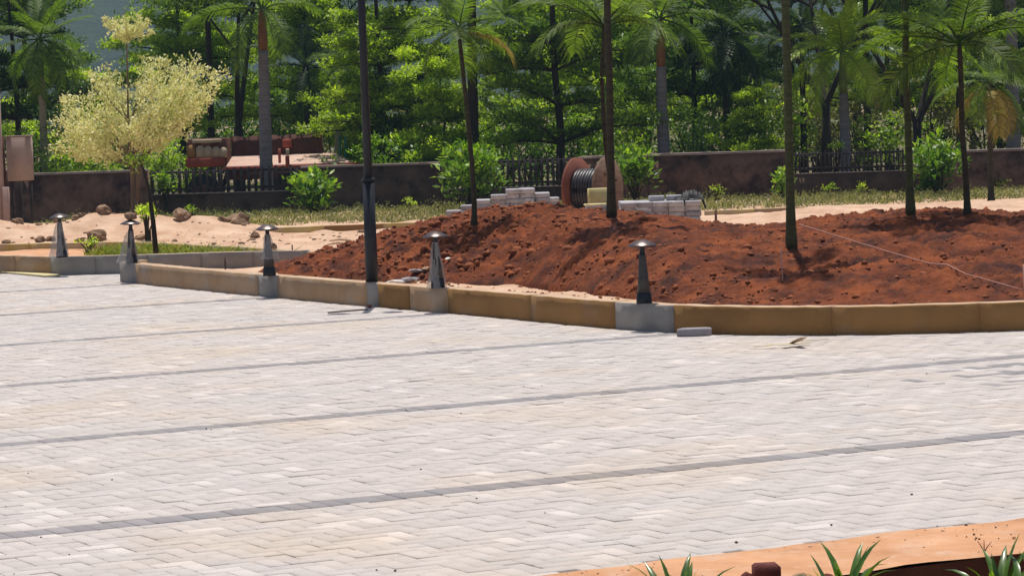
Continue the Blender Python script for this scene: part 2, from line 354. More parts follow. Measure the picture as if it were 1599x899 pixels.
kerb('kerb_return', 'short grey kerb stub turning back at the left tip of the island', np.array([e0 + [.06, .08], e0 + [.16, .22], e0 + [.30, .36]]), 1, .25, .12, ['tan'], .8)
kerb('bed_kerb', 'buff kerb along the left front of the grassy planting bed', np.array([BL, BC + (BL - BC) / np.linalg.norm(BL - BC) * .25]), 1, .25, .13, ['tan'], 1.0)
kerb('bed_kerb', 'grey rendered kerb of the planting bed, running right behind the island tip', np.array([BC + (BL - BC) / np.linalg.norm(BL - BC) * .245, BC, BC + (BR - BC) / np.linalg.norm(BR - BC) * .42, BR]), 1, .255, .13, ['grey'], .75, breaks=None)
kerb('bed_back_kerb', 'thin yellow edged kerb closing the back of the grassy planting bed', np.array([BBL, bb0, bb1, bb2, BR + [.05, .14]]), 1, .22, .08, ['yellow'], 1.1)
# the paving and its pavers
L1a, L1b = gnd(880, 899)[:2], gnd(1599, 812)[:2]; L2a, L2b = gnd(1350, 899)[:2], gnd(1599, 866)[:2]
d1 = (L1b - L1a) / np.linalg.norm(L1b - L1a); L1L = L1a - d1 * 12; L1R = L1b + d1 * 6
L2L = L2b - d1 * 14; L2R = L2b + d1 * 6
pav_edge = [(*L1L, -.008), (*L1R, -.008)] + [(*p, -.008) for p in ISL[::-12]] + [(*ISL[0], -.008), (*(BR), -.008), (*(BC + [0, .06]), -.008), (*(BL + [0, .06]), -.008), (-16, 46, -.008)]
mb = MB(); mb.add([(-22, 10, -.012), (14, 10, -.012), (14, 47, -.012), (-22, 47, -.012)], [(0, 1, 2, 3)])
# cut the sheet along the sand strip: keep the part beyond L1
mb = MB(); mb.add([(*L1L, -.012), (*L1R, -.012), (14, 47, -.012), (-22, 47, -.012)], [(0, 1, 2, 3)])
paving = mb.build('paving', M['joint'], kind='structure', label='pale grey block paved forecourt crossed by dark paver courses', cat='paving')
pav_loc = np.array(paving.location)
PL, PW, G = .225, .1125, .0023
def region(P):                                          # P (n,2) centres; inside the paved area and near the view
    side = (P - L1a) @ np.array([-d1[1], d1[0]])
    px, py = project(np.column_stack([P, np.zeros(len(P))])); mg = 1.8 * F / P[:, 1]
    ok = (side > .06) & (px > -mg) & (px < 1599 + mg) & (py < 899 + mg * .5) & (P[:, 1] > 9)
    x, y = P[:, 0], P[:, 1]
    lim = np.where(x > ISL[0, 0], kerbY(x) + .08, np.interp(x, [BL[0] - 5, BL[0], BC[0], BR[0]], [BL[1] + 3, BL[1], BC[1], BR[1]]) + .06)
    # the wedge between bed and island runs on a little past the island tip
    wedge = (x > ISL[0, 0]) & (x < ISL[0, 0] + .3) & (y < np.interp(x, [BC[0], BR[0]], [BC[1], BR[1]]))
    return ok & ((y < lim) | wedge)
s0, s1, t0, t1 = -60, 60, -10, 60
rects = []                                              # s, t, ds, dt, dark
ii = np.arange(int(-10 / PW), int(70 / PW)); jj = np.arange(int(-5 / PW), int(50 / PW))
corners = np.array([L1L, L1R, [-22, 47], [14, 47]]); sc_, tc_ = st(corners)
I, J = np.meshgrid(np.arange(int(sc_.min() / PW) - 2, int(sc_.max() / PW) + 2), np.arange(int(tc_.min() / PW) - 2, int(tc_.max() / PW) + 2), indexing='ij')
I = I.ravel(); J = J.ravel(); cl = (I - J) % 4
h = cl == 0; v = cl == 3
Rr = np.concatenate([np.column_stack([I[h] * PW, J[h] * PW, (I[h] + 2) * PW, (J[h] + 1) * PW]), np.column_stack([I[v] * PW, J[v] * PW, (I[v] + 1) * PW, (J[v] + 2) * PW])])
ctr = xy((Rr[:, 0] + Rr[:, 2]) / 2, (Rr[:, 1] + Rr[:, 3]) / 2); Rr = Rr[region(ctr)]
kk = np.arange(-4, 9); hb = PL / 2 + .002
out = []
for r in Rr:                                            # cut the field at every dark course
    c = c0 + sp * round(((r[1] + r[3]) / 2 - c0) / sp); lo, hi = c - hb, c + hb
    if r[3] <= lo or r[1] >= hi: out.append((*r, 0, 1)); continue
    if r[1] >= lo and r[3] <= hi: continue
    if r[1] < lo and lo - r[1] > .012: out.append((r[0], r[1], r[2], lo, 0, 0))
    if r[3] > hi and r[3] - hi > .012: out.append((r[0], hi, r[2], r[3], 0, 0))
for k in kk:
    c = c0 + sp * k; s = np.arange(int(sc_.min() / PW) - 2, int(sc_.max() / PW) + 2) * PW + .03 * k
    P = xy(s + PW / 2, np.full(len(s), c)); s = s[region(P)]
    out += [(a, c - PL / 2, a + PW, c + PL / 2, 1, 1) for a in s]
out = np.array(out)
cen = xy((out[:, 0] + out[:, 2]) / 2, (out[:, 1] + out[:, 3]) / 2)
bpx, bpyy = project(np.column_stack([cen, np.zeros(len(cen))]))
for (xa, ya, xb, yb, hw) in ((1480, 580, 1599, 567, 1.8), (1416, 594, 1599, 580, 2.6), (1530, 601, 1599, 595, 1.8)):
    yl = ya + (bpx - xa) / (xb - xa) * (yb - ya); out[(bpx > xa) & (abs(bpyy - yl) < hw * (bpx - xa + 60) / (xb - xa + 60)), 4] = 1
full = (out[:, 5] == 1) & (bpx > 10) & (bpx < 1590) & (bpyy < 893) & (abs((out[:, 2] - out[:, 0]) * (out[:, 3] - out[:, 1]) - PL * PW) < 1e-4)
order = np.argsort(np.where(full, cen[:, 1], 1e9))[:290]
single = np.zeros(len(out), bool); single[order] = True
def paver_mesh(name, mat):
    a, b_, c_ = PL / 2 - G, PW / 2 - G, .0035
    V = [(x * (a - c_), y * (b_ - c_), 0) for x, y in ((-1, -1), (1, -1), (1, 1), (-1, 1))] + [(x * a, y * b_, -c_) for x, y in ((-1, -1), (1, -1), (1, 1), (-1, 1))] + [(x * a, y * b_, -.04) for x, y in ((-1, -1), (1, -1), (1, 1), (-1, 1))]
    Fc = [(0, 1, 2, 3)] + [(i + 4, (i + 1) % 4 + 4, (i + 1) % 4, i) for i in range(4)] + [(i + 8, (i + 1) % 4 + 8, (i + 1) % 4 + 4, i + 4) for i in range(4)]
    mb = MB(); mb.add(V, Fc); return mb.mesh(name, mat)
pm = [paver_mesh('paver', M['paver_o']), paver_mesh('dark_paver', M['dpaver'])]
ang = math.atan2(D[1], D[0])
jz = rng.normal(0, .0017, len(out)); jt = rng.normal(0, .0016, (len(out), 2)); joff = rng.normal(0, .0008, (len(out), 2))
for i in order:
    r = out[i]; horiz = (r[2] - r[0]) > (r[3] - r[1])
    inst('dark_paver' if r[4] else 'paver', pm[int(r[4])], paving, np.array([*(cen[i] + joff[i]), jz[i]]) - pav_loc, (jt[i, 0], jt[i, 1], ang + (0 if horiz else math.pi / 2)))
def mass_pavers(sel, name, mat):
    o = out[sel]; n = len(o); c_ = .0035
    V = np.zeros((n, 12, 3)); C = cen[sel] + joff[sel]
    hs = (o[:, 2] - o[:, 0]) / 2 - G; ht = (o[:, 3] - o[:, 1]) / 2 - G
    for q, (a, b_) in enumerate(((-1, -1), (1, -1), (1, 1), (-1, 1))):
        for lvl, (ins, z) in enumerate(((c_, 0), (0, -c_), (0, -.04))):
            off = xy(a * (hs - ins), b_ * (ht - ins)); V[:, lvl * 4 + q, :2] = C + off
            V[:, lvl * 4 + q, 2] = z + jz[sel] + jt[sel, 0] * b_ * ht + jt[sel, 1] * a * hs
    base = np.array([(0, 1, 2, 3)] + [(i + 4, (i + 1) % 4 + 4, (i + 1) % 4, i) for i in range(4)] + [(i + 8, (i + 1) % 4 + 8, (i + 1) % 4 + 4, i + 4) for i in range(4)])
    Fc = (base[None] + np.arange(n)[:, None, None] * 12).reshape(-1, 4)
    mb = MB(); mb.add(V.reshape(-1, 3), Fc, np.repeat(rng.random(n), 9)); ob = mb.build(name, mat, paving, kind='stuff'); return n
print('pavers', mass_pavers(~single & (out[:, 4] == 0), 'laid_pavers', M['paver']), mass_pavers(~single & (out[:, 4] == 1), 'laid_dark_pavers', M['dpaver']))
# sand strip and low bed in the foreground
mb = MB(); q = [L1L, L1R, L2R, L2L]
ns = 160; V = []; Fc = []
for i in range(ns + 1):
    f = i / ns; a = L1L + (L1R - L1L) * f; b_ = L2L + (L2R - L2L) * f
    for j in range(9):
        p = a + (b_ - a) * j / 8; edge = min(j, 8 - j)
        dz = .012 + .010 * float(fbm(np.array([p[0] * 3]), np.array([p[1] * 3]), 3)[0]) * min(edge, 2) / 2
        p = p + (np.array([-d1[1], d1[0]]) * .03 + np.array([d1[1], -d1[0]]) * .06 * float(fbm(np.array([p[0] * 5]), np.array([1.]), 3)[0]) if edge == 0 else 0)
        V.append((*p, dz))
    
for i in range(ns):
    for j in range(8): k = 9; Fc.append((i * k + j, i * k + j + 1, (i + 1) * k + j + 1, (i + 1) * k + j))
mb.add(V, Fc); mb.build('sand_strip', M['strip'], kind='structure', label='orange sand strip along the near edge of the paving', cat='ground', smooth=True)
mb = MB(); V = []; Fc = []
for i in range(81):
    b_ = L2L + (L2R - L2L) * i / 80; o_ = np.array([d1[1], -d1[0]]) * .012 * float(fbm(np.array([i * .7]), np.array([2.]), 3)[0]); V += [(*b_, .011), (*(b_ + o_), -.04), (*(b_ + o_ * 2), -.4)]
for i in range(80): Fc += [(i * 3, i * 3 + 1, i * 3 + 4, i * 3 + 3), (i * 3 + 1, i * 3 + 2, i * 3 + 5, i * 3 + 4)]
mb.add(V, Fc); mb.build('bed_edge', M['darksoil_shade'], kind='structure', label='soil face where the sand strip drops to the near bed, shade painted into its dark colour', cat='ground')  # strip side's shade painted in with dark soil, since bounce light brightened it
def grid(name, mat, x0, x1, y0, y1, stp, zf, keep=None, **k):
    xs = np.arange(x0, x1, stp); ys = np.arange(y0, y1, stp); X, Y = np.meshgrid(xs, ys, indexing='ij'); Z = zf(X, Y)
    n1, n2 = X.shape; idx = np.arange(n1 * n2).reshape(n1, n2)
    Fc = np.stack([idx[:-1, :-1], idx[1:, :-1], idx[1:, 1:], idx[:-1, 1:]], -1).reshape(-1, 4)
    V = np.stack([X, Y, Z], -1).reshape(-1, 3)
    if keep is not None: c = V[Fc].mean(1); Fc = Fc[keep(c[:, 0], c[:, 1])]
    u, inv = np.unique(Fc, return_inverse=True); V = V[u]; Fc = inv.reshape(-1, 4)
    mb = MB(); mb.add(V, Fc); return mb.build(name, mat, smooth=True, **k)
grid('planter_soil', M['darksoil_shade'], -6, 6, 9, 17, .05, lambda X, Y: -.27 + .05 * fbm(X * 3, Y * 3, 4), lambda x, y: ((x - L2b[0]) * -d1[1] + (y - L2b[1]) * d1[0]) < .02, kind='structure', label='dark low soil of the near planting bed', cat='ground')
# sandy ground behind the kerbs
def sandz(X, Y):
    z = .03 + .045 * fbm(X * .9, Y * .9, 4, 1) + .028 * fbm(X * 3.5, Y * 3.5, 3, 2) + .03 * np.clip(fbm(X * 2.2, Y * 2.2, 2, 6), 0, 1)
    rid = np.exp(-((Y - 52.0) / 1.15) ** 2) * np.clip((-3.9 - X) / 1.2, 0, 1) * (.34 + .14 * fbm(X * 1.1, Y * .5, 3, 3))
    rid2 = np.exp(-((Y - 50.5) / 1.6) ** 2) * np.clip((X - 3.3) / 2, 0, 1) * .16
    near = np.clip((40 - Y) / 4.5, 0, 1) * np.clip((X + 5.3) / .4, 0, 1) * .17
    return z + rid + rid2 + near
def sand_keep(x, y):
    a = (x > ISL[0, 0] + .1) & (y > kerbY(x) + .1) & (y > 0)
    bedlim = np.interp(x, [BBL[0], bb0[0], bb1[0], bb2[0], BR[0]], [BBL[1], bb0[1], bb1[1], bb2[1], BR[1]])
    left = (x < BR[0]) & (y > bedlim + .04)
    mid = (x >= ISL[0, 0] + .12) & (x < BR[0] + .1) & (y < np.interp(x, [BC[0], BR[0]], [BC[1], BR[1]]) + .02) & (y > kerbY(x) + .1)
    right = (x >= BR[0]) & (y > kerbY(x) + .1)
    return left | mid | right
grid('sand_ground', M['sand'], -16, 10.5, 24.5, 60, .09, sandz, sand_keep, kind='structure', label='pale pinkish building sand spread behind the kerbs', cat='ground')
# soil inside the planting bed
def bed_keep(x, y):
    f = np.interp(x, [BL[0], BC[0], BR[0]], [BL[1], BC[1], BR[1]]) + .06; bk = np.interp(x, [BBL[0], bb0[0], bb1[0], bb2[0], BR[0]], [BBL[1], bb0[1], bb1[1], bb2[1], BR[1]])
    return (y > f) & (y < bk + .05)
grid('bed_soil', M['strip'], -12, -2.6, 42, 52, .07, lambda X, Y: .12 + .03 * fbm(X * 2, Y * 2, 3, 4), bed_keep, kind='structure', label='orange soil inside the grassy planting bed', cat='ground')
# the mound of red soil
def crest():
    pts = []
    for px, py, Y in ((440, 424, 36.2), (480, 405, 36.6), (540, 387, 36.2), (600, 370, 35.8), (660, 356, 35.8), (700, 346, 36), (760, 331, 36), (860, 325, 35.2), (955, 332, 34), (1040, 340, 33.2), (1100, 346, 32.8), (1160, 349, 32.6), (1205, 348, 32.4), (1260, 344, 32.4), (1330, 338, 32.4), (1420, 331, 32.6), (1490, 327, 32.6), (1599, 336, 32.2), (1750, 350, 32.2), (1900, 380, 32.5), (2050, 430, 33)):
        pts.append(vat(px, py, Y))
    return np.array(pts)
CR = crest()
toe = np.array([gnd(px, py, .24) for px, py in ((430, 428), (500, 431), (580, 437), (700, 440), (800, 442), (850, 446), (960, 458), (1060, 474), (1150, 478), (1300, 478), (1599, 470), (1750, 466), (2050, 440))])
def moundz(X, Y):
    cy = np.interp(X, CR[:, 0], CR[:, 1]); cz = np.interp(X, CR[:, 0], CR[:, 2], left=.1); ty = np.interp(X, toe[:, 0], toe[:, 1])
    wv = .25 * fbm(X * .9, Y * .15, 3, 5)
    u = (Y - ty - wv * .6) / (cy - ty); top = cz - .19
    up = np.sin(np.clip(u, 0, 1) * math.pi / 2) ** .8
    dn = np.cos(np.clip((Y - cy) / 3.6, 0, 1) * math.pi / 2) ** 1.5
    cy0 = 2.42 + (Y - 27) * .04; val = np.exp(-((X - cy0) / .55) ** 2) * .055 * np.clip(u * 3, 0, 1)
    env = np.where(u < 0, 0, np.where(Y < cy, up, dn)) * np.clip((X - CR[0, 0] + .35) / .5, 0, 1)
    left = np.clip((1.6 - X) / 1.2, .55, 1)             # coarser, fresher clods at the left end
    rough = .045 * fbm(X * 1.6, Y * 1.6, 3, 1) + left * .10 * np.abs(fbm(X * 4.5, Y * 4.5, 4, 2, .65)) + (.3 + .7 * left) * .075 * fbm(X * 14, Y * 12, 3, 3, .75)
    rake = .012 * np.sin((X * 1.0 + Y * .5) * 22 + 3 * fbm(X, Y, 2, 4)) * np.clip((X - 2.2) / 1, 0, 1) * np.clip(1 - abs(u - .6) * 2, 0, 1)
    z = .19 - val + top * env + (rough + rake) * np.clip(env * 4, 0, 1) - .17 * np.clip(1 - env / .03, 0, 1)
    return z - np.where(Y > cy + 3.2, .25 * np.clip((Y - cy - 3.2) / .5, 0, 1), 0)
grid('soil_mound', M['redsoil'], -3.6, 9.3, 25.4, 40.5, .034, moundz, lambda x, y: (y > kerbY(x) + .11), kind='structure', label='long mound of freshly tipped dark red soil filling the kerbed island', cat='soil mound')
def mz(x, y): return float(max(moundz(np.array([x]), np.array([y]))[0], sandz(np.array([x]), np.array([y]))[0]))
# loose clods and pebbles
ico = np.array([(0, 0, 1)] + [(.894 * math.cos(a), .894 * math.sin(a), .447) for a in np.arange(5) * 2 * math.pi / 5] + [(.894 * math.cos(a), .894 * math.sin(a), -.447) for a in (np.arange(5) + .5) * 2 * math.pi / 5] + [(0, 0, -1)])
icf = [(0, 1 + i, 1 + (i + 1) % 5) for i in range(5)] + [(1 + i, 6 + i, 1 + (i + 1) % 5) for i in range(5)] + [(1 + (i + 1) % 5, 6 + i, 6 + (i + 1) % 5) for i in range(5)] + [(6 + i, 11, 6 + (i + 1) % 5) for i in range(5)]
icf = np.array(icf)
def rocks(P, size, flat=.7):
    n = len(P); V = ico[None] * (1 + rng.uniform(-.3, .3, (n, 12, 1))) * size[:, None, None] * np.stack([rng.uniform(.8, 1.3, n), rng.uniform(.8, 1.3, n), np.full(n, flat)], -1)[:, None]
    a = rng.uniform(0, 6.28, n); ca, sa = np.cos(a)[:, None], np.sin(a)[:, None]
    V = np.stack([V[..., 0] * ca - V[..., 1] * sa, V[..., 0] * sa + V[..., 1] * ca, V[..., 2]], -1) + P[:, None]
    return V.reshape(-1, 3), (icf[None] + np.arange(n)[:, None, None] * 12).reshape(-1, 3)
n = 26000; X = rng.uniform(-3.1, 8.5, n); Y = rng.uniform(25.8, 36.5, n); ok = (Y > kerbY(X) + .15) & (rng.random(n) < np.clip((2.6 - X) / 3, .3, 1) * np.clip(.6 + fbm(X * 1.3, Y * 1.3, 3, 5) * 1.6, .1, 1)); X = X[ok]; Y = Y[ok]
Z = moundz(X, Y); ok = Z > .23; X, Y, Z = X[ok], Y[ok], Z[ok]; sz = rng.lognormal(-4.25, .5, len(X)).clip(.006, .055) * np.where(X < 1.2, 1.45, .95)
V, Fc = rocks(np.column_stack([X, Y, Z]), sz); mb = MB(); mb.add(V, Fc, np.repeat(rng.random(len(X)), 20)); 
n2 = 420; x2 = rng.uniform(-2.8, 7.5, n2); y2 = rng.uniform(26.5, 35.5, n2); z2 = moundz(x2, y2); k2 = (y2 > kerbY(x2) + .2) & (z2 > .26) & (rng.random(n2) < np.where(x2 < 1.5, 1, .3)); x2, y2, z2 = x2[k2], y2[k2], z2[k2]
V, Fc = rocks(np.column_stack([x2, y2, z2]), rng.uniform(.022, .055, len(x2)) * np.where(x2 < 1.5, 1.2, .7), .6); mb.add(V, Fc, np.repeat(rng.random(len(x2)), 20)); mb.build('soil_clods', M['clod'], label='crumbled clods scattered over the red soil mound', cat='soil', kind='stuff')
n = 700; X = rng.uniform(-2.6, 2.6, n); Y = kerbY(X) + .15 + rng.gamma(2, .35, n); Z = np.maximum(sandz(X, Y), moundz(X, Y)); V, Fc = rocks(np.column_stack([X, Y, Z]), rng.lognormal(-4.4, .5, n).clip(.005, .035)); mb = MB(); mb.add(V, Fc); mb.build('soil_crumbs', M['clod'], label='reddish crumbs strewn on the sand just inside the island kerb', cat='soil', kind='stuff')
n = 500; X = rng.uniform(-9, -2.2, n); Y = rng.uniform(47, 53.5, n); V, Fc = rocks(np.column_stack([X, Y, sandz(X, Y)]), rng.lognormal(-4.2, .6, n).clip(.006, .06)); mb = MB(); mb.add(V, Fc); mb.build('sand_pebbles', M['stone'], label='small pebbles in the heaped sand', cat='pebbles', kind='stuff')
# crumbs on the paving
pb = [(330, 670), (322, 669), (365, 673), (175, 748), (44, 738), (64, 838), (9, 790), (22, 895), (108, 865), (634, 640), (720, 645), (846, 602), (818, 603), (657, 732), (744, 778), (487, 845), (617, 890), (588, 889), (1355, 602), (1164, 548), (1458, 562), (1447, 583), (851, 800), (1123, 886), (1298, 819), (1424, 771), (1150, 846)]
P = np.array([gnd(a, b_, .004) for a, b_ in pb]); V, Fc = rocks(P, rng.uniform(.003, .008, len(P)))
mb = MB(); mb.add(V, Fc); mb.build('paving_crumbs', M['dwood'], label='tiny dark crumbs scattered over the pale paving', cat='debris', kind='stuff')
q_ = rng.random(420) ** .8; e_ = rng.random(420); P = np.array([[*(L1L + (L1R - L1L) * (.45 + .5 * f) + (L2L - L1L) * (g_ ** 2) * .8), .012] for f, g_ in zip(q_, e_)]); V, Fc = rocks(P, rng.lognormal(-5.6, .5, len(P)).clip(.002, .010)); mb = MB(); mb.add(V, Fc); mb.build('strip_grit', M['sand'], label='coarse grit lying on the orange sand strip', cat='grit', kind='stuff')
pb = [(1460 + rng.uniform(-60, 130), 822 + rng.uniform(-6, 40)) for _ in range(22)]; P = np.array([gnd(a, b_, .014) for a, b_ in pb]); V, Fc = rocks(P, rng.uniform(.003, .009, len(P)))
mb = MB(); mb.add(V, Fc); mb.build('strip_crumbs', M['dwood'], label='dark crumbs on the orange sand strip', cat='debris', kind='stuff')
# kerb edge of the verge and its weeds
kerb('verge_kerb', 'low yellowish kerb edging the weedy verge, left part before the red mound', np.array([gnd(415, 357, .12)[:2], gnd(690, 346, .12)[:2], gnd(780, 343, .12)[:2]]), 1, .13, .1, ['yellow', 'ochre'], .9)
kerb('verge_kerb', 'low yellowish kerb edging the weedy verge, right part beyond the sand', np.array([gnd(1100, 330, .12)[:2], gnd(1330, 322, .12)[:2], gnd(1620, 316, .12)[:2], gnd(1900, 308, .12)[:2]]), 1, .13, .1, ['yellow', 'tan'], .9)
WY = lambda x: 62.2 + (x + 10) * (59.3 - 62.2) / 20     # front of the boundary wall
def blades(name, mat, n, xr, yf, zf, hgt, wid, lean=.5, label=None, dens=None):
    X = rng.uniform(*xr, n); Y = yf(X, rng.random(n)); 
    if dens is not None: k_ = rng.random(n) < dens(X, Y); X, Y = X[k_], Y[k_]
    n = len(X); Z = zf(X, Y) - .02; hh = hgt * rng.gamma(3, .33, n).clip(.25, 2.4); a = rng.uniform(0, 6.28, n); l = rng.normal(0, lean, (n, 2)) * hh[:, None]
    w_ = wid * rng.uniform(.6, 1.4, n); B = np.column_stack([X, Y, Z]); dx = np.column_stack([np.cos(a) * w_, np.sin(a) * w_, 0 * a])
    mid = B + np.column_stack([l * .35, hh * .6]); tip = B + np.column_stack([l, hh])
    V = np.stack([B - dx * .6, B + dx * .6, mid + dx, mid - dx, tip], 1).reshape(-1, 3); o_ = np.arange(n)[:, None] * 5
    mb = MB(); t = np.clip(rng.normal(.5, .25, n), 0, 1); mb.add(V, np.array([[0, 1, 2, 3]]) + o_, t); mb.add(V, np.array([[3, 2, 4]]) + o_, t); mb.build(name, mat, label=label, cat='grass', kind='stuff')
blades('verge_grass', M['grass'], 30000, (-9, 11), lambda X, r: 54.7 + r * (WY(X) - 54.9), lambda X, Y: np.zeros(len(X)), .085, .014, 1.0, 'dry weedy grass along the foot of the boundary wall', lambda X, Y: .35 + .65 * (fbm(X * .8, Y * .8, 3, 6) > -.15))
blades('bed_grass', M['bedgrass'], 26000, (-9.5, -3), lambda X, r: np.interp(X, [BL[0], BC[0], BR[0]], [BL[1], BC[1], BR[1]]) + .15 + r * 4.2, lambda X, Y: .12 + 0 * X,  .08, .010, .8, 'short yellowish green grass in the kerbed planting bed', lambda X, Y: bed_keep(X, Y) * (X > -6.1) * (fbm(X * 1.2, Y * .8, 3, 2) > -.22))
# ================================================================== BOUNDARY WALL AND FENCES
def wx(px, py=290): # point on the wall's front plane seen at a photo column
    x = 0
    for _ in range(4): x = vat(px, py, WY(x))[0]
    return x
def wall_z(px, py): x = wx(px, py); return vat(px, py, WY(x))[2]
wa = math.atan2(59.3 - 62.2, 20)
def wallbox(mb, xa, xb, z0, z1, th, dy=0., wob=0.):
    n = max(2, int((xb - xa) / .25)); V = []; xs = np.linspace(xa, xb, n + 1)
    tz = z1 + (fbm(xs * 1.7, xs * 0 + z1, 3, 3) * wob if wob else xs * 0)
    for x, z in zip(xs, tz):
        y = WY(x) + dy; V += [(x, y, z0), (x, y, z), (x, y + th, z), (x, y + th, z0)]
    Fc = []
    for i in range(n):
        a = i * 4; b_ = a + 4
        Fc += [(a, b_, b_ + 1, a + 1), (a + 1, b_ + 1, b_ + 2, a + 2), (a + 2, b_ + 2, b_ + 3, a + 3)]
    Fc += [(0, 1, 2, 3), (n * 4 + 3, n * 4 + 2, n * 4 + 1, n * 4)]
    mb.add(V, Fc)
def wall(pxa, pxb, pytop, label, mat='wall', cope=True):
    xa, xb = wx(pxa), wx(pxb); zt = wall_z((pxa + pxb) / 2, pytop)
    r = thing('boundary_wall', label, 'wall', ((xa + xb) / 2, WY((xa + xb) / 2), 0))
    mb = MB(); wallbox(mb, xa + .003, xb - .003, -.1, zt - .05, .2, wob=.004); mb.build('wall_face', M[mat], r)
    mb = MB(); wallbox(mb, xa + .002, xb - .002, zt - .049, zt, .25, -.025, .012); mb.build('coping', M['cope'], r); return r
def fence(pxa, pxb, pytop, pysill, n, label, hide=()):
    xa, xb = wx(pxa), wx(pxb); mid = (pxa + pxb) / 2; zt = wall_z(mid, pytop); zs = wall_z(mid, pysill)
    r = thing('picket_fence', label, 'fence', ((xa + xb) / 2, WY((xa + xb) / 2), 0))
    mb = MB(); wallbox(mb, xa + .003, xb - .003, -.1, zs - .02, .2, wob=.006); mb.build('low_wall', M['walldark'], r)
    mb = MB(); wallbox(mb, xa + .004, xb - .004, zs - .019, zs, .23, -.015, .006); mb.build('sill', M['cope'], r)
    for z in (zs + .06, zt - .09):
        mb = MB(); wallbox(mb, xa + .01, xb - .01, z, z + .045, .035, .085); mb.build('rail', M['picket'], r)
    base = None; st_ = (xb - xa) / n
    for i in range(n):
        x = xa + (i + .5) * st_; y = WY(x) + .06; hh = zt - zs
        if base is None:
            mb = MB(); mb.box((0, 0, hh / 2 - .015), (st_ * .42, .045, hh - .03), bev=.006); mb.box((0, 0, hh - .012), (st_ * .26, .04, .03)); base = mb.mesh('picket', M['picket'])
        inst('picket', base, r, np.array([x, y - .0, zs]) - np.array(r.location), (0, rng.normal(0, .012), wa), (1, 1, 1 + rng.normal(0, .012)))
    return r
wall(-260, 28, 268, 'brown boundary wall stretch behind the concrete post at the left edge')
wall(28, 232, 268, 'stained brown boundary wall between the meter cabinet and the variegated tree')
fence(232, 470, 262, 300, 22, 'dark picket fence on a low wall in front of the rusty flatbed truck')
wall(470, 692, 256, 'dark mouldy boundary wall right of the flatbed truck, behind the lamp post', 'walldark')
fence(692, 905, 247, 292, 24, 'dark picket fence on a low wall left of the cable drum')
wall(905, 1012, 243, 'short boundary wall pier behind the cable drum')
wall(1012, 1240, 237, 'clean brown boundary wall behind the block stack and black tarp')
fence(1240, 1428, 234, 268, 28, 'dark picket fence on a low wall between the two right brown walls')
wall(1428, 1870, 230, 'brown boundary wall at the right edge of the view')
# post and meter cabinet at the left edge
p = vat(2, 345, 58.6); zt = vat(2, 128, 58.6)[2]
mb = MB(); mb.box((p[0], p[1], zt / 2), (.15, .15, zt), bev=.012); mb.build('concrete_post', M['post'], label='tall pinkish concrete post standing at the left edge of the picture', cat='post')
a = vat(12, 283, 58.9); c = vat(47, 213, 58.9)
r = thing('meter_cabinet', 'faded beige steel meter cabinet on legs beside the left concrete post', 'cabinet', ((a[0] + c[0]) / 2, 58.9, 0))
cx_, cw = (a[0] + c[0]) / 2, c[0] - a[0]
mb = MB(); mb.box((cx_, 58.9 + .14, (a[2] + c[2]) / 2), (cw, .28, c[2] - a[2]), bev=.008); mb.build('body', M['cabinet'], r)
mb = MB(); mb.box((cx_, 58.9 - .008, (a[2] + c[2]) / 2), (cw - .05, .012, c[2] - a[2] - .06), bev=.004); mb.build('door', M['cabinet'], r)
mb = MB(); mb.box((cx_, 58.9 + .13, c[2] + .012), (cw + .05, .34, .022), bev=.006); mb.build('roof', M['cope'], r)
for q in (-1, 1):
    mb = MB(); mb.box((cx_ + q * (cw / 2 - .05), 59.04, a[2] / 2), (.05, .05, a[2])); mb.build('leg', M['picket'], r)
r = thing('angle_iron_bracket', 'rusty angle iron frame clamped between the concrete post and the cabinet', 'bracket', (a[0] - .02, 58.75, 0))
mb = MB(); mb.box((a[0] - .03, 58.78, (a[2] + c[2]) / 2 - .1), (.035, .035, c[2] - a[2] + .25)); mb.build('upright', M['rust'], r)
for z in (.12, .40, .68):
    mb = MB(); zz = a[2] - .08 + z * (c[2] - a[2]) * 1.2; mb.tube([(a[0] - .22, 58.7, zz + (.05 if z < .2 else 0)), (a[0] - .02, 58.75, zz)], .018, 6); mb.build('arm', M['rust'], r)
p = vat(10, 345, 58.5); z1 = vat(10, 292, 58.5)[2]
mb = MB(); mb.box((p[0] + .02, 58.45, z1 / 2), (.12, .12, z1), bev=.01); mb.build('stub_post', M['post'], label='short pinkish post stub under the meter cabinet', cat='post')
p = vat(27, 345, 59.0); mb = MB(); mb.box((p[0], 59.3, .5), (.13, .13, 1.0), bev=.01); mb.build('dark_post', M['picket'], label='dark post below the right side of the meter cabinet', cat='post')
# ================================================================== LAMP POST AND BOLLARDS
b0 = gnd(581, 440, .255); Yp = b0[1]
zc = vat(578, 281, Yp)[2]
r = thing('lamp_post', 'tall dark grey steel lamp post rising from the island kerb', 'lamp post', b0)
rl = 9.6 / F * Yp; ru = 6.6 / F * Yp
mb = MB(); mb.tube([b0 + [0, 0, 0], b0 + [0, 0, zc - b0[2]]], [rl * 1.05, rl * .93], 24); mb.build('lower_column', M['pole'], r, smooth=True)
mb = MB(); mb._lathe([(rl * .9, -.012), (rl * 1.13, -.01), (rl * 1.13, .008), (ru, .03)], (b0[0], b0[1], zc), 24, .5); mb.build('collar', M['pole'], r)
mb = MB(); mb.tube([(b0[0], b0[1], zc), (b0[0], b0[1], 3.2), (b0[0], b0[1], 4.6)], [ru, ru * .92, ru * .8], 20); mb.build('upper_column', M['pole'], r, smooth=True)
mb = MB(); mb.tube([(b0[0] - .25, b0[1], 4.55), (b0[0], b0[1], 4.62), (b0[0] + .25, b0[1], 4.55)], .025, 8); mb.build('arm', M['pole'], r)
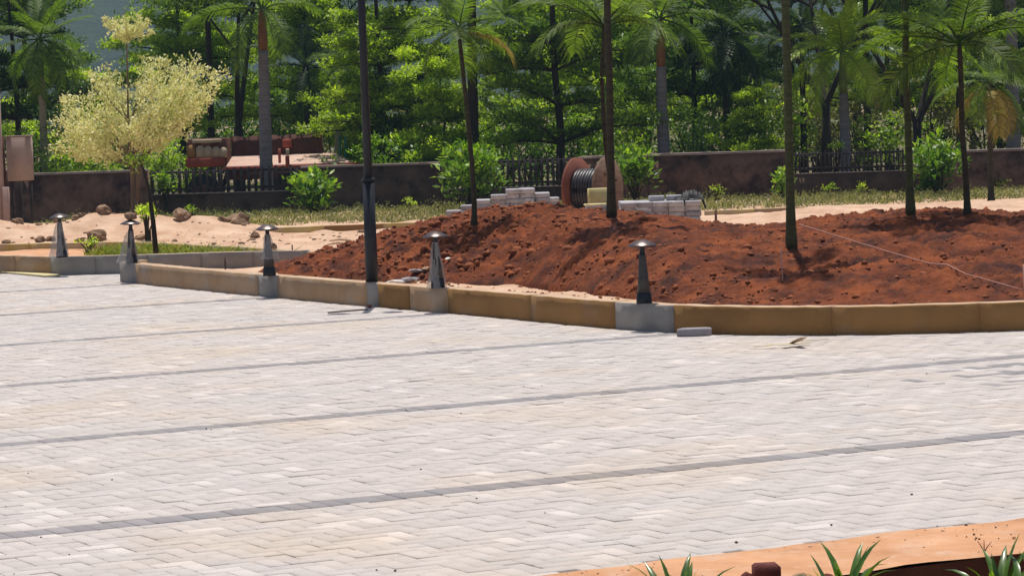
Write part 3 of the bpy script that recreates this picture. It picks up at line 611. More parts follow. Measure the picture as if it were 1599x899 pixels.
for q in (-1, 1):
    mb = MB(); mb._lathe([(.03, .1), (.11, .06), (.12, 0), (.02, -.02)], (b0[0] + q * .28, b0[1], 4.47), 14, .5); mb.build('lantern', M['pole'], r)
def bollard(px, pyb, pyt, label, capm='capmetal', bodyw=None, wrap=None, tilt=0.):
    b_ = gnd(px, pyb, .255); Y = b_[1]; hh = vat(px, pyt, Y)[2] - b_[2]; k = hh / .62
    r = thing('bollard_light', label, 'bollard light', b_, 'mushroom bollard lights along the kerbs')
    def sq(prof, name, mat, nseg=4, off=0.):
        mb = MB(); V = []
        for hw_, z in prof:
            c_ = hw_ * .18
            for (x, y) in ((-hw_, -hw_ + c_), (-hw_ + c_, -hw_), (hw_ - c_, -hw_), (hw_, -hw_ + c_), (hw_, hw_ - c_), (hw_ - c_, hw_), (-hw_ + c_, hw_), (-hw_, hw_ - c_)): V.append((b_[0] + x + off * z, b_[1] + y, b_[2] + z * k))
        Fc = []
        for i in range(len(prof) - 1):
            for j in range(8): q = (j + 1) % 8; Fc.append((i * 8 + j, i * 8 + q, i * 8 + 8 + q, i * 8 + 8 + j))
        Fc += [tuple(range(8))[::-1], tuple(range(len(prof) * 8 - 8, len(prof) * 8))]
        mb.add(V, Fc); return mb.build(name, mat, r)
    sq([(.072, 0), (.070, .035), (.064, .10), (.061, .103)], 'base', M['pole'])
    sq([(.060, .103), (.048, .24), (.038, .36), (.031, .46), (.027, .485)], 'body', M[bodyw or 'bollard'])
    mb = MB(); mb._lathe([(.026, .486 * k), (.024, .50 * k), (.024, .54 * k), (.03, .545 * k)], tuple(b_), 14, .5); mb.build('neck', M['pole'], r)
    mb = MB(); mb._lathe([(.02, .556 * k), (.133, .556 * k), (.138, .560 * k), (.132, .568 * k), (.085, .594 * k), (.045, .613 * k), (.012, .62 * k)], tuple(b_), 28, .5)
    cp = mb.build('cap', M[capm], r, smooth=True)
    mb = MB(); mb._lathe([(.03, .546 * k), (.10, .548 * k), (.10, .5555 * k)], tuple(b_), 20, .5); mb.build('lamp_ring', M['bollard'], r)
    if wrap:
        side, lo, hi, wd = wrap; mb = MB(); nz = 14; na = 18; V = []
        for i in range(nz + 1):
            f = i / nz; z = (lo + (hi - lo) * f) * k
            for j in range(na):
                a = 2 * math.pi * j / na; bulge = 1 + .18 * math.sin(3 * a + 5 * f) + .12 * math.sin(7 * a + 9 * f)
                rx = (.082 - .05 * f) * bulge; fl = max(0, math.cos(a) * side) * wd * (1 - f) ** .7
                V.append((b_[0] + rx * math.cos(a) + side * fl, b_[1] + rx * math.sin(a), b_[2] + z))
        Fc = [(i * na + j, i * na + (j + 1) % na, (i + 1) * na + (j + 1) % na, (i + 1) * na + j) for i in range(nz) for j in range(na)]
        mb.add(V, Fc); mb.build('plastic_wrap', M['wrap'], r, smooth=True)
    r.rotation_euler = (rng.normal(0, .008), rng.normal(0, .013), 0)
    return r, b_, k
bollard(97, 402, 333, 'leftmost bollard light, clear plastic flaring round it, on the bed kerb corner', wrap=(-1, .02, .5, .10))
r2, b2, k2 = bollard(206, 410, 343, 'bollard light with a buff stone on its cap at the island tip', wrap=(-1, .0, .46, .12))
bollard(421, 430, 350, 'bollard light with masking and a mud lump on its waist', bodyw='bollard', wrap=(1, .20, .5, .03))
bollard(684, 449, 361, 'dusty tape wrapped bollard light just right of the lamp post', wrap=(-1, .0, .5, .03))
bollard(1006, 473, 374, 'rightmost bollard light with a clean bronze cap and dark bare body')
b3 = gnd(421, 430, .255); mb = MB(); V, Fc = rocks(np.array([[b3[0] + .065, b3[1] - .03, b3[2] + .33]]), np.array([.038]), 1.0); mb.add(V, Fc); mb.build('mud_lump', M['stone'], label='pale mud lump stuck to the waist of the third bollard light', cat='mud lump')
# stone lying on the second bollard
def stone_obj(name, P, size, flat, mat, label, cat, seed, sub=2, group=None, stretch=(1, 1, 1), rz=0):
    import bmesh
    bm = bmesh.new(); bmesh.ops.create_icosphere(bm, subdivisions=sub, radius=1)
    rs = np.random.default_rng(seed); dirs = rs.normal(size=(7, 3)); dirs /= np.linalg.norm(dirs, axis=1)[:, None]; lim = rs.uniform(.5, .9, 7)
    for v_ in bm.verts:
        c_ = np.array(v_.co)
        for d_, l_ in zip(dirs, lim):
            k_ = c_ @ d_
            if k_ > l_: c_ = c_ - d_ * (k_ - l_) * .9
        c_ = c_ * (1 + rs.uniform(-.05, .05) + .16 * math.sin(4 * c_[0] + seed) * math.cos(3.3 * c_[1] + 2 * seed) + .09 * math.sin(7 * c_[2] + 5 * c_[0])); v_.co = Vector(c_ * size * np.array(stretch) * np.array([1, 1, flat]))
    me = bpy.data.meshes.new(name); bm.to_mesh(me); bm.free(); me.materials.append(M[mat])
    zmin = min(v_.co.z for v_ in me.vertices)
    o = inst(name, me, None, (P[0], P[1], P[2] - zmin), (0, 0, rz)); tag(o, label, cat, group); return o
stone_obj('stone', (b2[0] + .005, b2[1], b2[2] + .619 * k2), .085, .62, 'stone', 'flat buff stone resting on the cap of the second bollard light', 'stone', 3, stretch=(1.2, .9, 1))
# stones in the sand ridge
sl_ = [((27, 352), .09, 'small stone at the left end of the sand ridge, by the post'), ((8, 366), .08, 'half buried stone at the far left low on the sand'), ((62, 366), .10, 'stone low on the sand ridge left of the first bollard light'), ((78, 368), .07, 'stone touching the first bollard light from behind left'), ((88, 352), .06, 'small stone high on the ridge beside the first bollard cap'), ((118, 356), .09, 'squarish stone just right of the first bollard light'), ((129, 355), .06, 'narrow upright stone between two larger stones on the sand ridge'), ((146, 357), .17, 'big brown boulder on the sand ridge, left of the pair'), ((163, 355), .15, 'big rounded boulder on the sand ridge, right of the pair'), ((124, 369), .07, 'small stone low on the sand below the boulder pair'), ((220, 359), .10, 'stone just right of the second bollard light'), ((285, 352), .17, 'long buff mud slab right of the variegated tree stem'), ((371, 350), .20, 'largest pale boulder on the ridge, left of the third bollard light'), ((352, 355), .10, 'smaller boulder leaning on the largest pale boulder'), ((398, 358), .10, 'boulder behind the cap of the third bollard light')]
for i, ((px, py), s_, lb) in enumerate(sl_):
    Yb = 51.4 + (.5 if py < 357 else -1.2); g = vat(px, py, Yb); zz = float(sandz(np.array([g[0]]), np.array([Yb]))[0])
    stone_obj('stone', (g[0], Yb, zz - s_ * .50), s_ * 1.02, .8, 'stone', lb, 'stone', 20 + i, group='stones on the sand ridge', stretch=(1.25, .9, 1), rz=i, sub=3)
# ================================================================== ISLAND DETAILS
# sticks and scraps by the kerb
def stick(name, pts, rad, mat, label, cat, n=6):
    mb = MB(); mb.tube(pts, rad, n); return mb.build(name, M[mat], label=label, cat=cat)
def g3(px, py, z): return gnd(px, py, z)
stick('dark_streak', [g3(512, 488, .012), g3(545, 485, .016), g3(574, 483, .014)], .009, 'dwood', 'thin dark streak lying on the paving below the lamp post', 'twig')  # thin dark tube laid along the paving
stone_obj('dark_blob', g3(577, 481, .0), .035, .5, 'clod', 'dark flattened blob on the paving at the kerb foot under the lamp post', 'flattened blob', 5)  # small dark flattened lump at the kerb foot
for i, (a_, b_, lb) in enumerate((((515, 378), (548, 380), 'upper bleached stick at the left edge of the red mound'), ((512, 384), (545, 385), 'lower bleached stick at the left edge of the red mound'), ((385, 392), (420, 389), 'thin stick leaning against the grey bed kerb'))):
    if i == 2: continue
    P0_, P1_ = gnd(*a_, .18), gnd(*b_, .2); stick('stick', [P0_ + [0, 0, .02], (P0_ + P1_) / 2 + [0, 0, .05], P1_ + [0, 0, .04]], [.012, .02, .014], 'wood', lb, 'stick')
p = gnd(352, 421, .2); stick('iron_peg', [p, p + [0, 0, .15]], .012, 'dwood', 'short dark peg in the sand behind the island kerb', 'peg')
p = gnd(458, 405, .12); stick('iron_peg', [p, p + [-.01, 0, .2]], .010, 'dwood', 'thin dark peg against the far end of the grey bed kerb', 'peg')
scr = [((617, 438), .10, 'white', 'white torn scrap on the sand between lamp post and fourth bollard light'), ((637, 437), .12, 'dblock', 'purplish flat rag beside the white scrap'), ((652, 434), .09, 'dblock', 'grey folded rag left of the fourth bollard light'), ((668, 433), .07, 'wood', 'pale chip just left of the fourth bollard light'), ((702, 432), .07, 'white', 'white splinter right of the fourth bollard light'), ((701, 441), .05, 'stone', 'pale stone at the right foot of the fourth bollard light'), ((402, 424), .05, 'white', 'white scrap beside the foot of the third bollard light')]
for i, ((px, py), s_, m_, lb) in enumerate(scr):
    g = gnd(px, py, .26); g[2] = mz(g[0], g[1]) + .0; stone_obj('scrap', g, s_, .28, m_, lb, 'scrap', 50 + i, stretch=(1.2, .5, 1), rz=.3 * i)
# brick on the paving, husk
def lone_block(px, py, z, rz, L_, W_, H_, mat, name, label, cat, group=None, bev=.012):
    p = gnd(px, py, z); mb = MB(); mb.box((0, 0, H_ / 2), (L_, W_, H_), bev=bev); me = mb.mesh(name, M[mat]); o = inst(name, me, None, (p[0], p[1] + W_ / 2, z), (0, 0, rz)); return tag(o, label, cat, group)
p = gnd(1085, 525, .002)
mb = MB(); V = []; o_ = [(-.16, -.045), (-.02, -.075), (.13, -.06), (.16, .0), (.12, .06), (-.10, .065)]
for z, k_ in ((0, .97), (.006, 1), (.058, 1), (.070, .94)): V += [(p[0] + x * k_, p[1] + .08 + y * k_, z + .002) for x, y in o_]
Fc = [(i * 6 + j, i * 6 + (j + 1) % 6, i * 6 + 6 + (j + 1) % 6, i * 6 + 6 + j) for i in range(3) for j in range(6)] + [tuple(range(6))[::-1], tuple(range(18, 24))]
mb.add(V, Fc); mb.build('paver_block', M['dblock'], label='single loose grey block lying on the paving against the curved kerb', cat='block')
r = thing('dry_husk', 'dry yellowish palm husk strip lying on the paving near the right kerb', 'husk', gnd(1215, 537, .0))
P_ = [g3(1177, 541, .02), g3(1192, 541, .02), g3(1206, 538, .03), g3(1222, 538, .03), g3(1242, 537, .02), g3(1265, 535, .02)]
def ribbon(pts, w_, name, mat, par, th=.004):
    P = np.array(pts); T = np.gradient(P, axis=0); T /= np.linalg.norm(T, axis=1)[:, None]; Nn = np.cross(T, [0, 0, 1.]); w_ = np.broadcast_to(w_, (len(P),))[:, None]
    V = np.stack([P + Nn * w_, P - Nn * w_, P - Nn * w_ + [0, 0, th], P + Nn * w_ + [0, 0, th]], 1).reshape(-1, 3); Fc = [(i * 4 + j, i * 4 + (j + 1) % 4, i * 4 + 4 + (j + 1) % 4, i * 4 + 4 + j) for i in range(len(P) - 1) for j in range(4)] + [(3, 2, 1, 0), tuple(range(len(P) * 4 - 4, len(P) * 4))]
    mb = MB(); mb.add(V, Fc); return mb.build(name, M[mat], par)
ribbon(P_, [.006, .012, .035, .045, .03, .012], 'strip', 'husk', r)
ribbon([g3(1234, 537, .02), g3(1245, 532, .05), g3(1255, 527, .09)], [.03, .045, .03], 'flap', 'wood', r)
ribbon([g3(1240, 533, .01), g3(1270, 531, .01), g3(1294, 529, .008)], [.006, .006, .003], 'fibre', 'wood', r)
# string line and its stakes
a = vat(1248, 350, 30.6); c = vat(1596, 452, 26.9)
pts = [a + (c - a) * f - np.array([0, 0, .012 * math.sin(math.pi * f)]) for f in np.linspace(0, 1, 14)]
for q in pts: q[2] = max(q[2], mz(q[0], q[1]) + .02)
stick('string_line', pts, .006, 'string', 'pink mason string stretched diagonally across the red mound', 'string', 5)
p = gnd(1600, 470, .23); z1 = vat(1599, 413, p[1])[2]; mb = MB(); mb.box((p[0] + .02, p[1], (.2 + z1) / 2), (.05, .05, z1 - .2), bev=.005); mb.build('wooden_stake', M['string'], label='pinkish wooden stake at the right end of the string', cat='stake')
p = gnd(1222, 470, .22); z1 = vat(1223, 385, p[1])[2]; stick('thin_rod', [(p[0], p[1], .2), (p[0] + .006, p[1], .45), (p[0], p[1], z1)], .0065, 'string', 'thin pinkish rod standing in the soil in front of the green palm stem', 'rod')
# foreground brick and stones on the orange strip
def box_obj(name, c, d, rz, mat, label, cat, bev=.01, tilt=0.):
    mb = MB(); mb.box((0, 0, d[2] / 2), d, bev=bev); o = inst(name, mb.mesh(name, M[mat]), None, c, (tilt, 0, rz)); return tag(o, label, cat)
g = gnd(1197, 905, .01); box_obj('laterite_brick', (g[0], g[1], .0), (.115, .10, .085), .1, 'brick', 'dark red brick standing on the near sand strip between two lily plants', 'brick', .012)
g = gnd(1247, 905, .01); stone_obj('stone', (g[0], g[1], -.01), .035, .8, 'stone', 'small ochre stone right of the dark red brick', 'stone', 71)
g = gnd(1165, 901, .01); stone_obj('stone', (g[0], g[1], -.01), .04, .6, 'brick', 'dark broken clod left of the dark red brick', 'clod', 72)
g = gnd(1290, 905, .01); stone_obj('stone', (g[0], g[1], -.01), .04, .7, 'brick', 'dark stone behind the middle lily plant', 'stone', 73)
g = gnd(1537, 862, .01); r = thing('dry_sprig', 'tiny dry forked sprig sticking out of the orange strip', 'sprig', g)
for dx, dz in ((-.03, .055), (.0, .06), (.035, .05)):
    mb = MB(); mb.tube([g, g + [dx * .4, 0, dz * .5], g + [dx, 0, dz]], [.003, .0025, .0015], 5); mb.build('twig', M['brick'], r)
# board beside the left bed kerb
g0 = gnd(10, 423, .02); g1 = gnd(84, 430, .02); c_ = (g0 + g1) / 2
mb = MB(); mb.box((0, 0, 0), (np.linalg.norm(g1 - g0) * .98, .22, .022), bev=.003); o = inst('plank', mb.mesh('plank', M['husk']), None, (c_[0], c_[1], .016), (0, 0, math.atan2(g1[1] - g0[1], g1[0] - g0[0]))); tag(o, 'yellowish plank lying on the paving beside the left bed kerb', 'plank')
# ================================================================== CABLE DRUM
ctr_l, ctr_r = vat(903, 296, 51.0), vat(950, 296, 50.4)
ang_d = R_(28); ax = np.array([math.cos(-ang_d), math.sin(-ang_d), 0.]); Dm = 1.12; Rd = Dm / 2
cd = np.array([(ctr_l[0] + ctr_r[0]) / 2, 51.2, Rd + .03])
r = thing('cable_drum', 'large wooden cable drum with red flange, wound with black cable, by the fence', 'cable drum', (cd[0], cd[1], 0))
half = .5 * (vat(950, 296, 51)[0] - vat(903, 296, 51)[0]) / math.cos(ang_d)
e1 = np.array([0, 0, 1.]); e2 = np.cross(ax, e1)
def disc(c, r0, r1, th, n=36):
    mb = MB(); V = []
    for s_ in (-1, 1):
        for rr in (r0, r1):
            for j in range(n): a_ = 2 * math.pi * j / n; V.append(c + ax * s_ * th / 2 + (e1 * math.cos(a_) + e2 * math.sin(a_)) * rr)
    Fc = []
    for j in range(n):
        q = (j + 1) % n; Fc += [(j, q, n + q, n + j), (3 * n + j, 3 * n + q, 2 * n + q, 2 * n + j), (n + j, n + q, 3 * n + q, 3 * n + j), (2 * n + j, 2 * n + q, q, j)]
    mb.add(V, Fc); return mb
disc(cd - ax * half, .03, Rd, .05).build('flange', M['plyred'], r, label='red stained flange')
disc(cd + ax * half, .03, Rd, .05).build('flange', M['ply'], r, label='bare plywood flange')
mb = MB(); mb.tube([cd - ax * half, cd + ax * half], .2, 20); mb.build('core', M['ply'], r)
for i in range(9):
    f = -half + .07 + i * (2 * half - .14) / 8
    mb = MB(); P = [cd + ax * f + (e1 * math.cos(a_) + e2 * math.sin(a_)) * (.33 + .006 * (i % 2)) for a_ in np.linspace(0, 2 * math.pi, 29)]; mb.tube(P, .037, 6); mb.build('cable', M['cable'], r, smooth=True)
for q in (-1, 1):
    mb = MB(); mb.tube([cd + ax * q * (half + .02), cd + ax * q * (half + .05)], .06, 12); mb.build('hub_plate', M['rust'], r)
for k_ in range(4):
    a_ = k_ * math.pi / 2 + .5; c_ = cd + ax * (half + .032) + (e1 * math.cos(a_) + e2 * math.sin(a_)) * .3
    mb = MB(); mb.tube([c_, c_ + ax * .015], .02, 8); mb.build('bolt', M['rust'], r)
# ================================================================== BLOCK STACKS
def block_me(mat, d=(.225, .15, .075)):
    mb = MB(); mb.box((0, 0, d[2] / 2), d, bev=.007); return mb.mesh('block', M[mat])
bmA, bmB = block_me('block'), block_me('dblock')
def stack(px0, pyb, Y, profile, label, depth=3, step=.235):
    """profile: list of (x offset in blocks, layers)"""
    p = vat(px0, pyb, Y); r = thing('block_stack', label, 'block stack', (p[0], Y, 0), 'stacks of spare paving blocks')
    for x, n_ in profile:
        for k_ in range(n_):
            for d_ in range(depth):
                if k_ == n_ - 1 and d_ and rng.random() < .2: continue
                hidden = 0 < d_ < depth - 1 and k_ < n_ - 1
                if hidden: continue
                inst('block', bmA if rng.random() < .62 else bmB, r, (x * step + (.5 * step if k_ % 2 and False else 0) + rng.normal(0, .008), d_ * .16 + rng.normal(0, .012), k_ * .077), (0, 0, rng.normal(0, .04)))
    return r
Ys = 47.5; sx = .235 * F / Ys
stack(708, 330, Ys, [(0, 6), (1, 7), (2.02, 8), (3.03, 9), (4.02, 10), (5.0, 10), (6.0, 9), (6.6, 8)], 'stepped stack of grey paving blocks behind the mound, left of the cable drum')
YB = 44.0; zt = vat(1020, 309, YB)[2]; nl = int(round(zt / .077)) - 1
n_b = int(round((vat(1103, 320, YB)[0] - vat(962, 320, YB)[0]) / .235))
st2 = stack(956, 330, YB, [(i * 1.0, nl + (-2 if i == 0 else 0)) for i in range(n_b)], 'long low stack of grey paving blocks right of the cable drum', 6)
ztop = nl * .077
for px, lb in ((1025, 'loose grey block on top of the long block stack, nearer the palm stem'), (1052, 'loose grey block on top of the long block stack, next to the black tarp')):
    q = vat(px, 303, YB + .3); o = inst('block', bmA, None, (q[0], YB + .3, ztop + .001), (0, 0, rng.normal(0, .1))); tag(o, lb, 'block')
q = vat(935, 300, 45.2); zb = vat(935, 318, 45.2)[2]
box_obj('carton', (q[0], 45.2, zb), (.31, .24, vat(935, 294, 45.2)[2] - zb), .12, 'carton', 'yellowish carton standing between the cable drum and the block stack', 'carton', .006)
box_obj('block', (q[0] - .02, 45.2, zb - .155), (.36, .3, .15), .05, 'dblock', 'grey block carrying the yellowish carton', 'block')
box_obj('block', (q[0] - .02, 45.2, 0), (.40, .3, zb - .157), .0, 'dblock', 'lowest grey block under the yellowish carton', 'block')
q = vat(930, 320, 44.6); box_obj('plank', (q[0], 44.6, vat(930, 321, 44.6)[2]), (.34, .16, .03), .1, 'husk', 'short pale board in front of the yellowish carton', 'plank')
# tarp
q = vat(1080, 305, YB); xs = np.linspace(-.24, .22, 22); ys = np.linspace(0, .4, 16); X, Y = np.meshgrid(xs, ys, indexing='ij')
Z = .02 + .07 * np.exp(-((X - .02) / .13) ** 2) + .16 * np.abs(fbm(X * 16 + 4, Y * 16, 4, 1, .8)) ; Z *= np.clip((1 - np.abs(X / .25) ** 4), .1, 1); Z = Z * np.clip(np.minimum(Y, .4 - Y) / .06 + .1, 0, 1)
V = np.stack([X + q[0], Y + YB + .02 - .1 * (X > .15), Z + ztop + .002 - .16 * np.clip((X - .16) / .05, 0, 1)], -1).reshape(-1, 3); idx = np.arange(22 * 16).reshape(22, 16); Fc = np.stack([idx[:-1, :-1], idx[1:, :-1], idx[1:, 1:], idx[:-1, 1:]], -1).reshape(-1, 4)
mb = MB(); mb.add(V, Fc); mb.build('crumpled_tarp', M['tarp'], label='crumpled black plastic tarp on the right end of the block stack', cat='tarp')
p = vat(1118, 343, 44.5); stick('iron_peg', [(p[0], 44.5, 0), (p[0], 44.5, vat(1118, 328, 44.5)[2])], .02, 'rust', 'short rusty peg just right of the long block stack', 'peg')
# ================================================================== FLATBED TRUCK BEHIND THE FENCE
YT = 65.0
def tv(px, py, Y=YT): return vat(px, py, Y)
r = thing('flatbed_truck', 'rusty dark red flatbed truck with cream arched side boards, parked behind the fence', 'truck', (tv(420, 260)[0], YT, 0))
def tbox(name, pxa, pxb, pya, pyb, y0, dep, mat, bev=.01, par=None, **k):
    a_, c_ = tv(pxa, pyb, y0), tv(pxb, pya, y0); mb = MB(); mb.box(((a_[0] + c_[0]) / 2, y0 + dep / 2, (a_[2] + c_[2]) / 2), (c_[0] - a_[0], dep, abs(c_[2] - a_[2])), bev=bev); return mb.build(name, M[mat], par or r, **k)
# headboard with an upturned right corner
za, zb_ = tv(420, 250)[2], tv(420, 213)[2]; xa, xb = tv(352, 240)[0], tv(498, 240)[0]
mb = MB(); V = []; n_ = 24
for i in range(n_ + 1):
    x = xa + (xb - xa) * i / n_; z1 = zb_ + .015 * math.sin(i * 1.3) + (.12 * max(0, (i - 19) / 5) ** 2)
    V += [(x, YT + 1.5, za), (x, YT + 1.5, z1), (x, YT + 1.58, z1), (x, YT + 1.58, za)]
Fc = [q for i in range(n_) for a_ in [i * 4] for q in ((a_, a_ + 4, a_ + 5, a_ + 1), (a_ + 1, a_ + 5, a_ + 6, a_ + 2), (a_ + 2, a_ + 6, a_ + 7, a_ + 3))] + [(0, 1, 2, 3), (n_ * 4 + 3, n_ * 4 + 2, n_ * 4 + 1, n_ * 4)]
mb.add(V, Fc); mb.build('rear_board', M['rust'], r)
zd = tv(420, 257.5)[2]; xa, xb = tv(350, 257)[0], tv(546, 257)[0]
for i in range(6):                                       # planks of the sloping deck
    y = YT - .1 + i * .265; mb = MB(); ca_, sa_ = math.cos(R_(7)), math.sin(R_(7)); mb.box(((xa + xb) / 2 - .03 * i, y + .13, zd + i * .0325), (xb - xa - .08 * i, .266, .03), bev=.002, M=[[1, 0, 0], [0, ca_, -sa_], [0, sa_, ca_]]); mb.build('deck_plank', M['deck'], r)
mb = MB(); mb.box(((xa + xb) / 2 + .1, YT - .16, zd - .05), (xb - xa + .25, .08, .07), bev=.01); mb.build('side_rail', M['redpaint'], r)
mb = MB(); mb.box(((xa + xb) / 2, YT + .6, zd - .22), (xb - xa, 1.2, .16), bev=.01); mb.build('chassis', M['rust'], r)
tbox('side_band', 291, 350, 245, 262, YT - .12, .08, 'redpaint')
tbox('cab_back', 293, 352, 216, 262, YT + .0, 1.2, 'rust')
top = tbox('top_rail', 300, 345, 217, 224, YT - .15, .12, 'cream')
for i, px in enumerate((299, 312.5, 325, 337.5, 349)):
    a_ = tv(px - 5.6, 246, YT - .06); c_ = tv(px + 5.6, 226 + i * .9, YT - .06); hw_ = (c_[0] - a_[0]) / 2; xc = (a_[0] + c_[0]) / 2
    prof = [(xc - hw_, a_[2]), (xc + hw_, a_[2])] + [(xc + hw_ * math.cos(t_), c_[2] - hw_ + hw_ * math.sin(t_)) for t_ in np.linspace(0, math.pi, 9)]
    V = [(x, YT - .10, z) for x, z in prof] + [(x, YT - .05, z) for x, z in prof]; m_ = len(prof)
    mb = MB(); mb.add(V, [tuple(range(m_)), tuple(range(m_, 2 * m_))[::-1]] + [(j, m_ + j, m_ + (j + 1) % m_, (j + 1) % m_) for j in range(m_)]); mb.build('arched_board', M['ochre' if i == 0 else 'cream'], r)
p1 = tbox('post', 446, 451.5, 243, 262, YT - .25, .07, 'redpaint'); tbox('post_tip', 446.3, 451.2, 232, 242.8, YT - .25, .065, 'cream', par=p1)
tbox('post', 435, 438, 232, 262, YT + .2, .05, 'redpaint'); tbox('hook_plate', 441, 455, 217, 231, YT + 1.42, .06, 'redpaint')
def wheel(px, Y):
    c_ = tv(px, 285, Y); c_[2] = .38; w_ = None
    mb = MB(); mb.tube([c_ + [0, -.1, 0], c_ + [0, .12, 0]], .38, 20); w_ = mb.build('wheel', M['rubber'], r)
    mb = MB(); mb.tube([c_ + [0, -.115, 0], c_ + [0, -.1, 0]], .2, 16); mb.build('rim', M['rust'], w_)
for px in (318, 455, 515): wheel(px, YT); wheel(px, YT + 1.2)
p = tv(541, 262, 66.2); mb = MB(); mb.box((p[0], 66.2, .8), (.06, .06, 1.6)); mb.build('teal_post', M['teal'], label='teal painted post behind the wall at the tail of the flatbed truck', cat='post')
p = tv(532, 262, 66.3); mb = MB(); mb.box((p[0], 66.3, .75), (.05, .05, 1.5)); mb.build('teal_post', M['teal'], label='thinner teal post touching the tail of the flatbed truck', cat='post')
# ================================================================== VEGETATION
def leaf_block(mb, P, Dr, size, wr=.4, tone=None, up=.0, fold=.12):
    """one folded kite-shaped leaf per row: base P, direction Dr, length size"""
    n = len(P); Dr = Dr / (np.linalg.norm(Dr, axis=1)[:, None] + 1e-9)
    ref = rng.normal(size=(n, 3)) * (1 - up) + np.array([0, 0, 1.]) * up * 2
    Sd = np.cross(Dr, ref); Sd /= np.linalg.norm(Sd, axis=1)[:, None] + 1e-9; Nn = np.cross(Sd, Dr)
    s = size[:, None]
    V = np.stack([P, P + Dr * s * .45 + Sd * s * wr * .5 + Nn * s * fold * .5, P + Dr * s - Nn * s * fold * .4, P + Dr * s * .45 - Sd * s * wr * .5 + Nn * s * fold * .5], 1).reshape(-1, 3)
    Fc = np.arange(n)[:, None] * 4 + np.array([[0, 1, 2, 3]])
    mb.add(V, Fc, np.clip(rng.normal(.5, .22, n), 0, 1) if tone is None else tone)
def rosettes(mb, C, k, size, upf=.5, tone_c=None, wr=.42, spread=1.0, stray=.5):
    n = len(C); P = np.repeat(C, k, 0); a = rng.uniform(0, 2 * math.pi, n * k); e = rng.normal(upf, .45, n * k)
    Dr = np.column_stack([np.cos(a) * np.cos(e), np.sin(a) * np.cos(e), np.sin(e)])
    P = P + Dr * size * .25 * spread + rng.normal(0, size * stray, (n * k, 3)) * [1, 1, .6]
    tc = rng.normal(.5, .16, n) if tone_c is None else tone_c
    t = np.clip(np.repeat(tc, k) + rng.normal(0, .14, n * k), 0, 1)
    leaf_block(mb, P, Dr, size * rng.uniform(.65, 1.25, n * k), wr, t, .55)
def tier_tree(seed, Ht, z0, Rm, nt, ls=.085, k=9, asc=.14, dens=1.0, fork=None):
    global rng
    old = rng; rng = np.random.default_rng(seed)
    bark, lf = MB(), MB(); wob = rng.normal(0, .05, (6, 2)); zt_ = np.linspace(0, 1, 12)
    def tr(z): f = z / Ht * 5; return np.array([np.interp(f, range(6), wob[:, 0]) - wob[0, 0], np.interp(f, range(6), wob[:, 1]) - wob[0, 1], z])
    bark.tube([tr(z * Ht) for z in zt_], .085 * Ht / 6 * (1 - zt_ * .85), 8)
    for i in range(nt):
        f = i / max(1, nt - 1); z = z0 + (Ht - z0 - .3) * f ** .95 + rng.normal(0, .13); Lm = Rm * (1 - .72 * f) * rng.uniform(.85, 1.15)
        nb = rng.integers(5, 8); a0 = rng.uniform(0, 6.28)
        for b_ in range(nb):
            a = a0 + b_ * 6.283 / nb + rng.normal(0, .2); L = Lm * rng.uniform(.65, 1.12); el = asc + rng.normal(0, .17)
            o = tr(z); u = np.linspace(0, 1, 6); side = np.array([-math.sin(a), math.cos(a), 0]); out_ = np.array([math.cos(a), math.sin(a), 0])
            bend = rng.normal(0, .12)
            P = o + out_ * (u * L)[:, None] + side * (bend * u ** 2 * L)[:, None] + np.array([0, 0, 1.]) * (math.tan(el) * u * L + .06 * np.sin(u * 3.1) * L)[:, None]
            bark.tube(P, .028 * (L / 2 + .3) * (1 - u * .8), 5, cap=False)
            nt_ = int(17 * L / 2 * dens) + 4; uu = rng.uniform(.04, 1, nt_) ** .85
            B = np.column_stack([np.interp(uu, u, P[:, c_]) for c_ in range(3)])
            tl = rng.uniform(.15, .5, nt_) * (1.15 - .5 * uu) * min(1.3, L / 1.4); sg = rng.choice([-1, 1], nt_); sa = rng.normal(.85, .25, nt_) * sg
            Td = out_ * np.cos(sa)[:, None] + side * np.sin(sa)[:, None] + np.array([0, 0, .12])
            for q in range(nt_):
                if q % 3 == 0: bark.tube([B[q], B[q] + Td[q] * tl[q]], [.008, .004], 4, cap=False)
            ncl = 4; ff = np.tile(np.linspace(.25, 1, ncl), nt_); Cc = np.repeat(B, ncl, 0) + np.repeat(Td * tl[:, None], ncl, 0) * ff[:, None] + rng.normal(0, 1, (nt_ * ncl, 3)) * [.075, .075, .06] + [0, 0, .035]
            tone_l = rng.normal(.52, .12)
            rosettes(lf, Cc, k, ls, .45, tone_c=tone_l + rng.normal(0, .1, len(Cc)))
    rng = old; return bark, lf
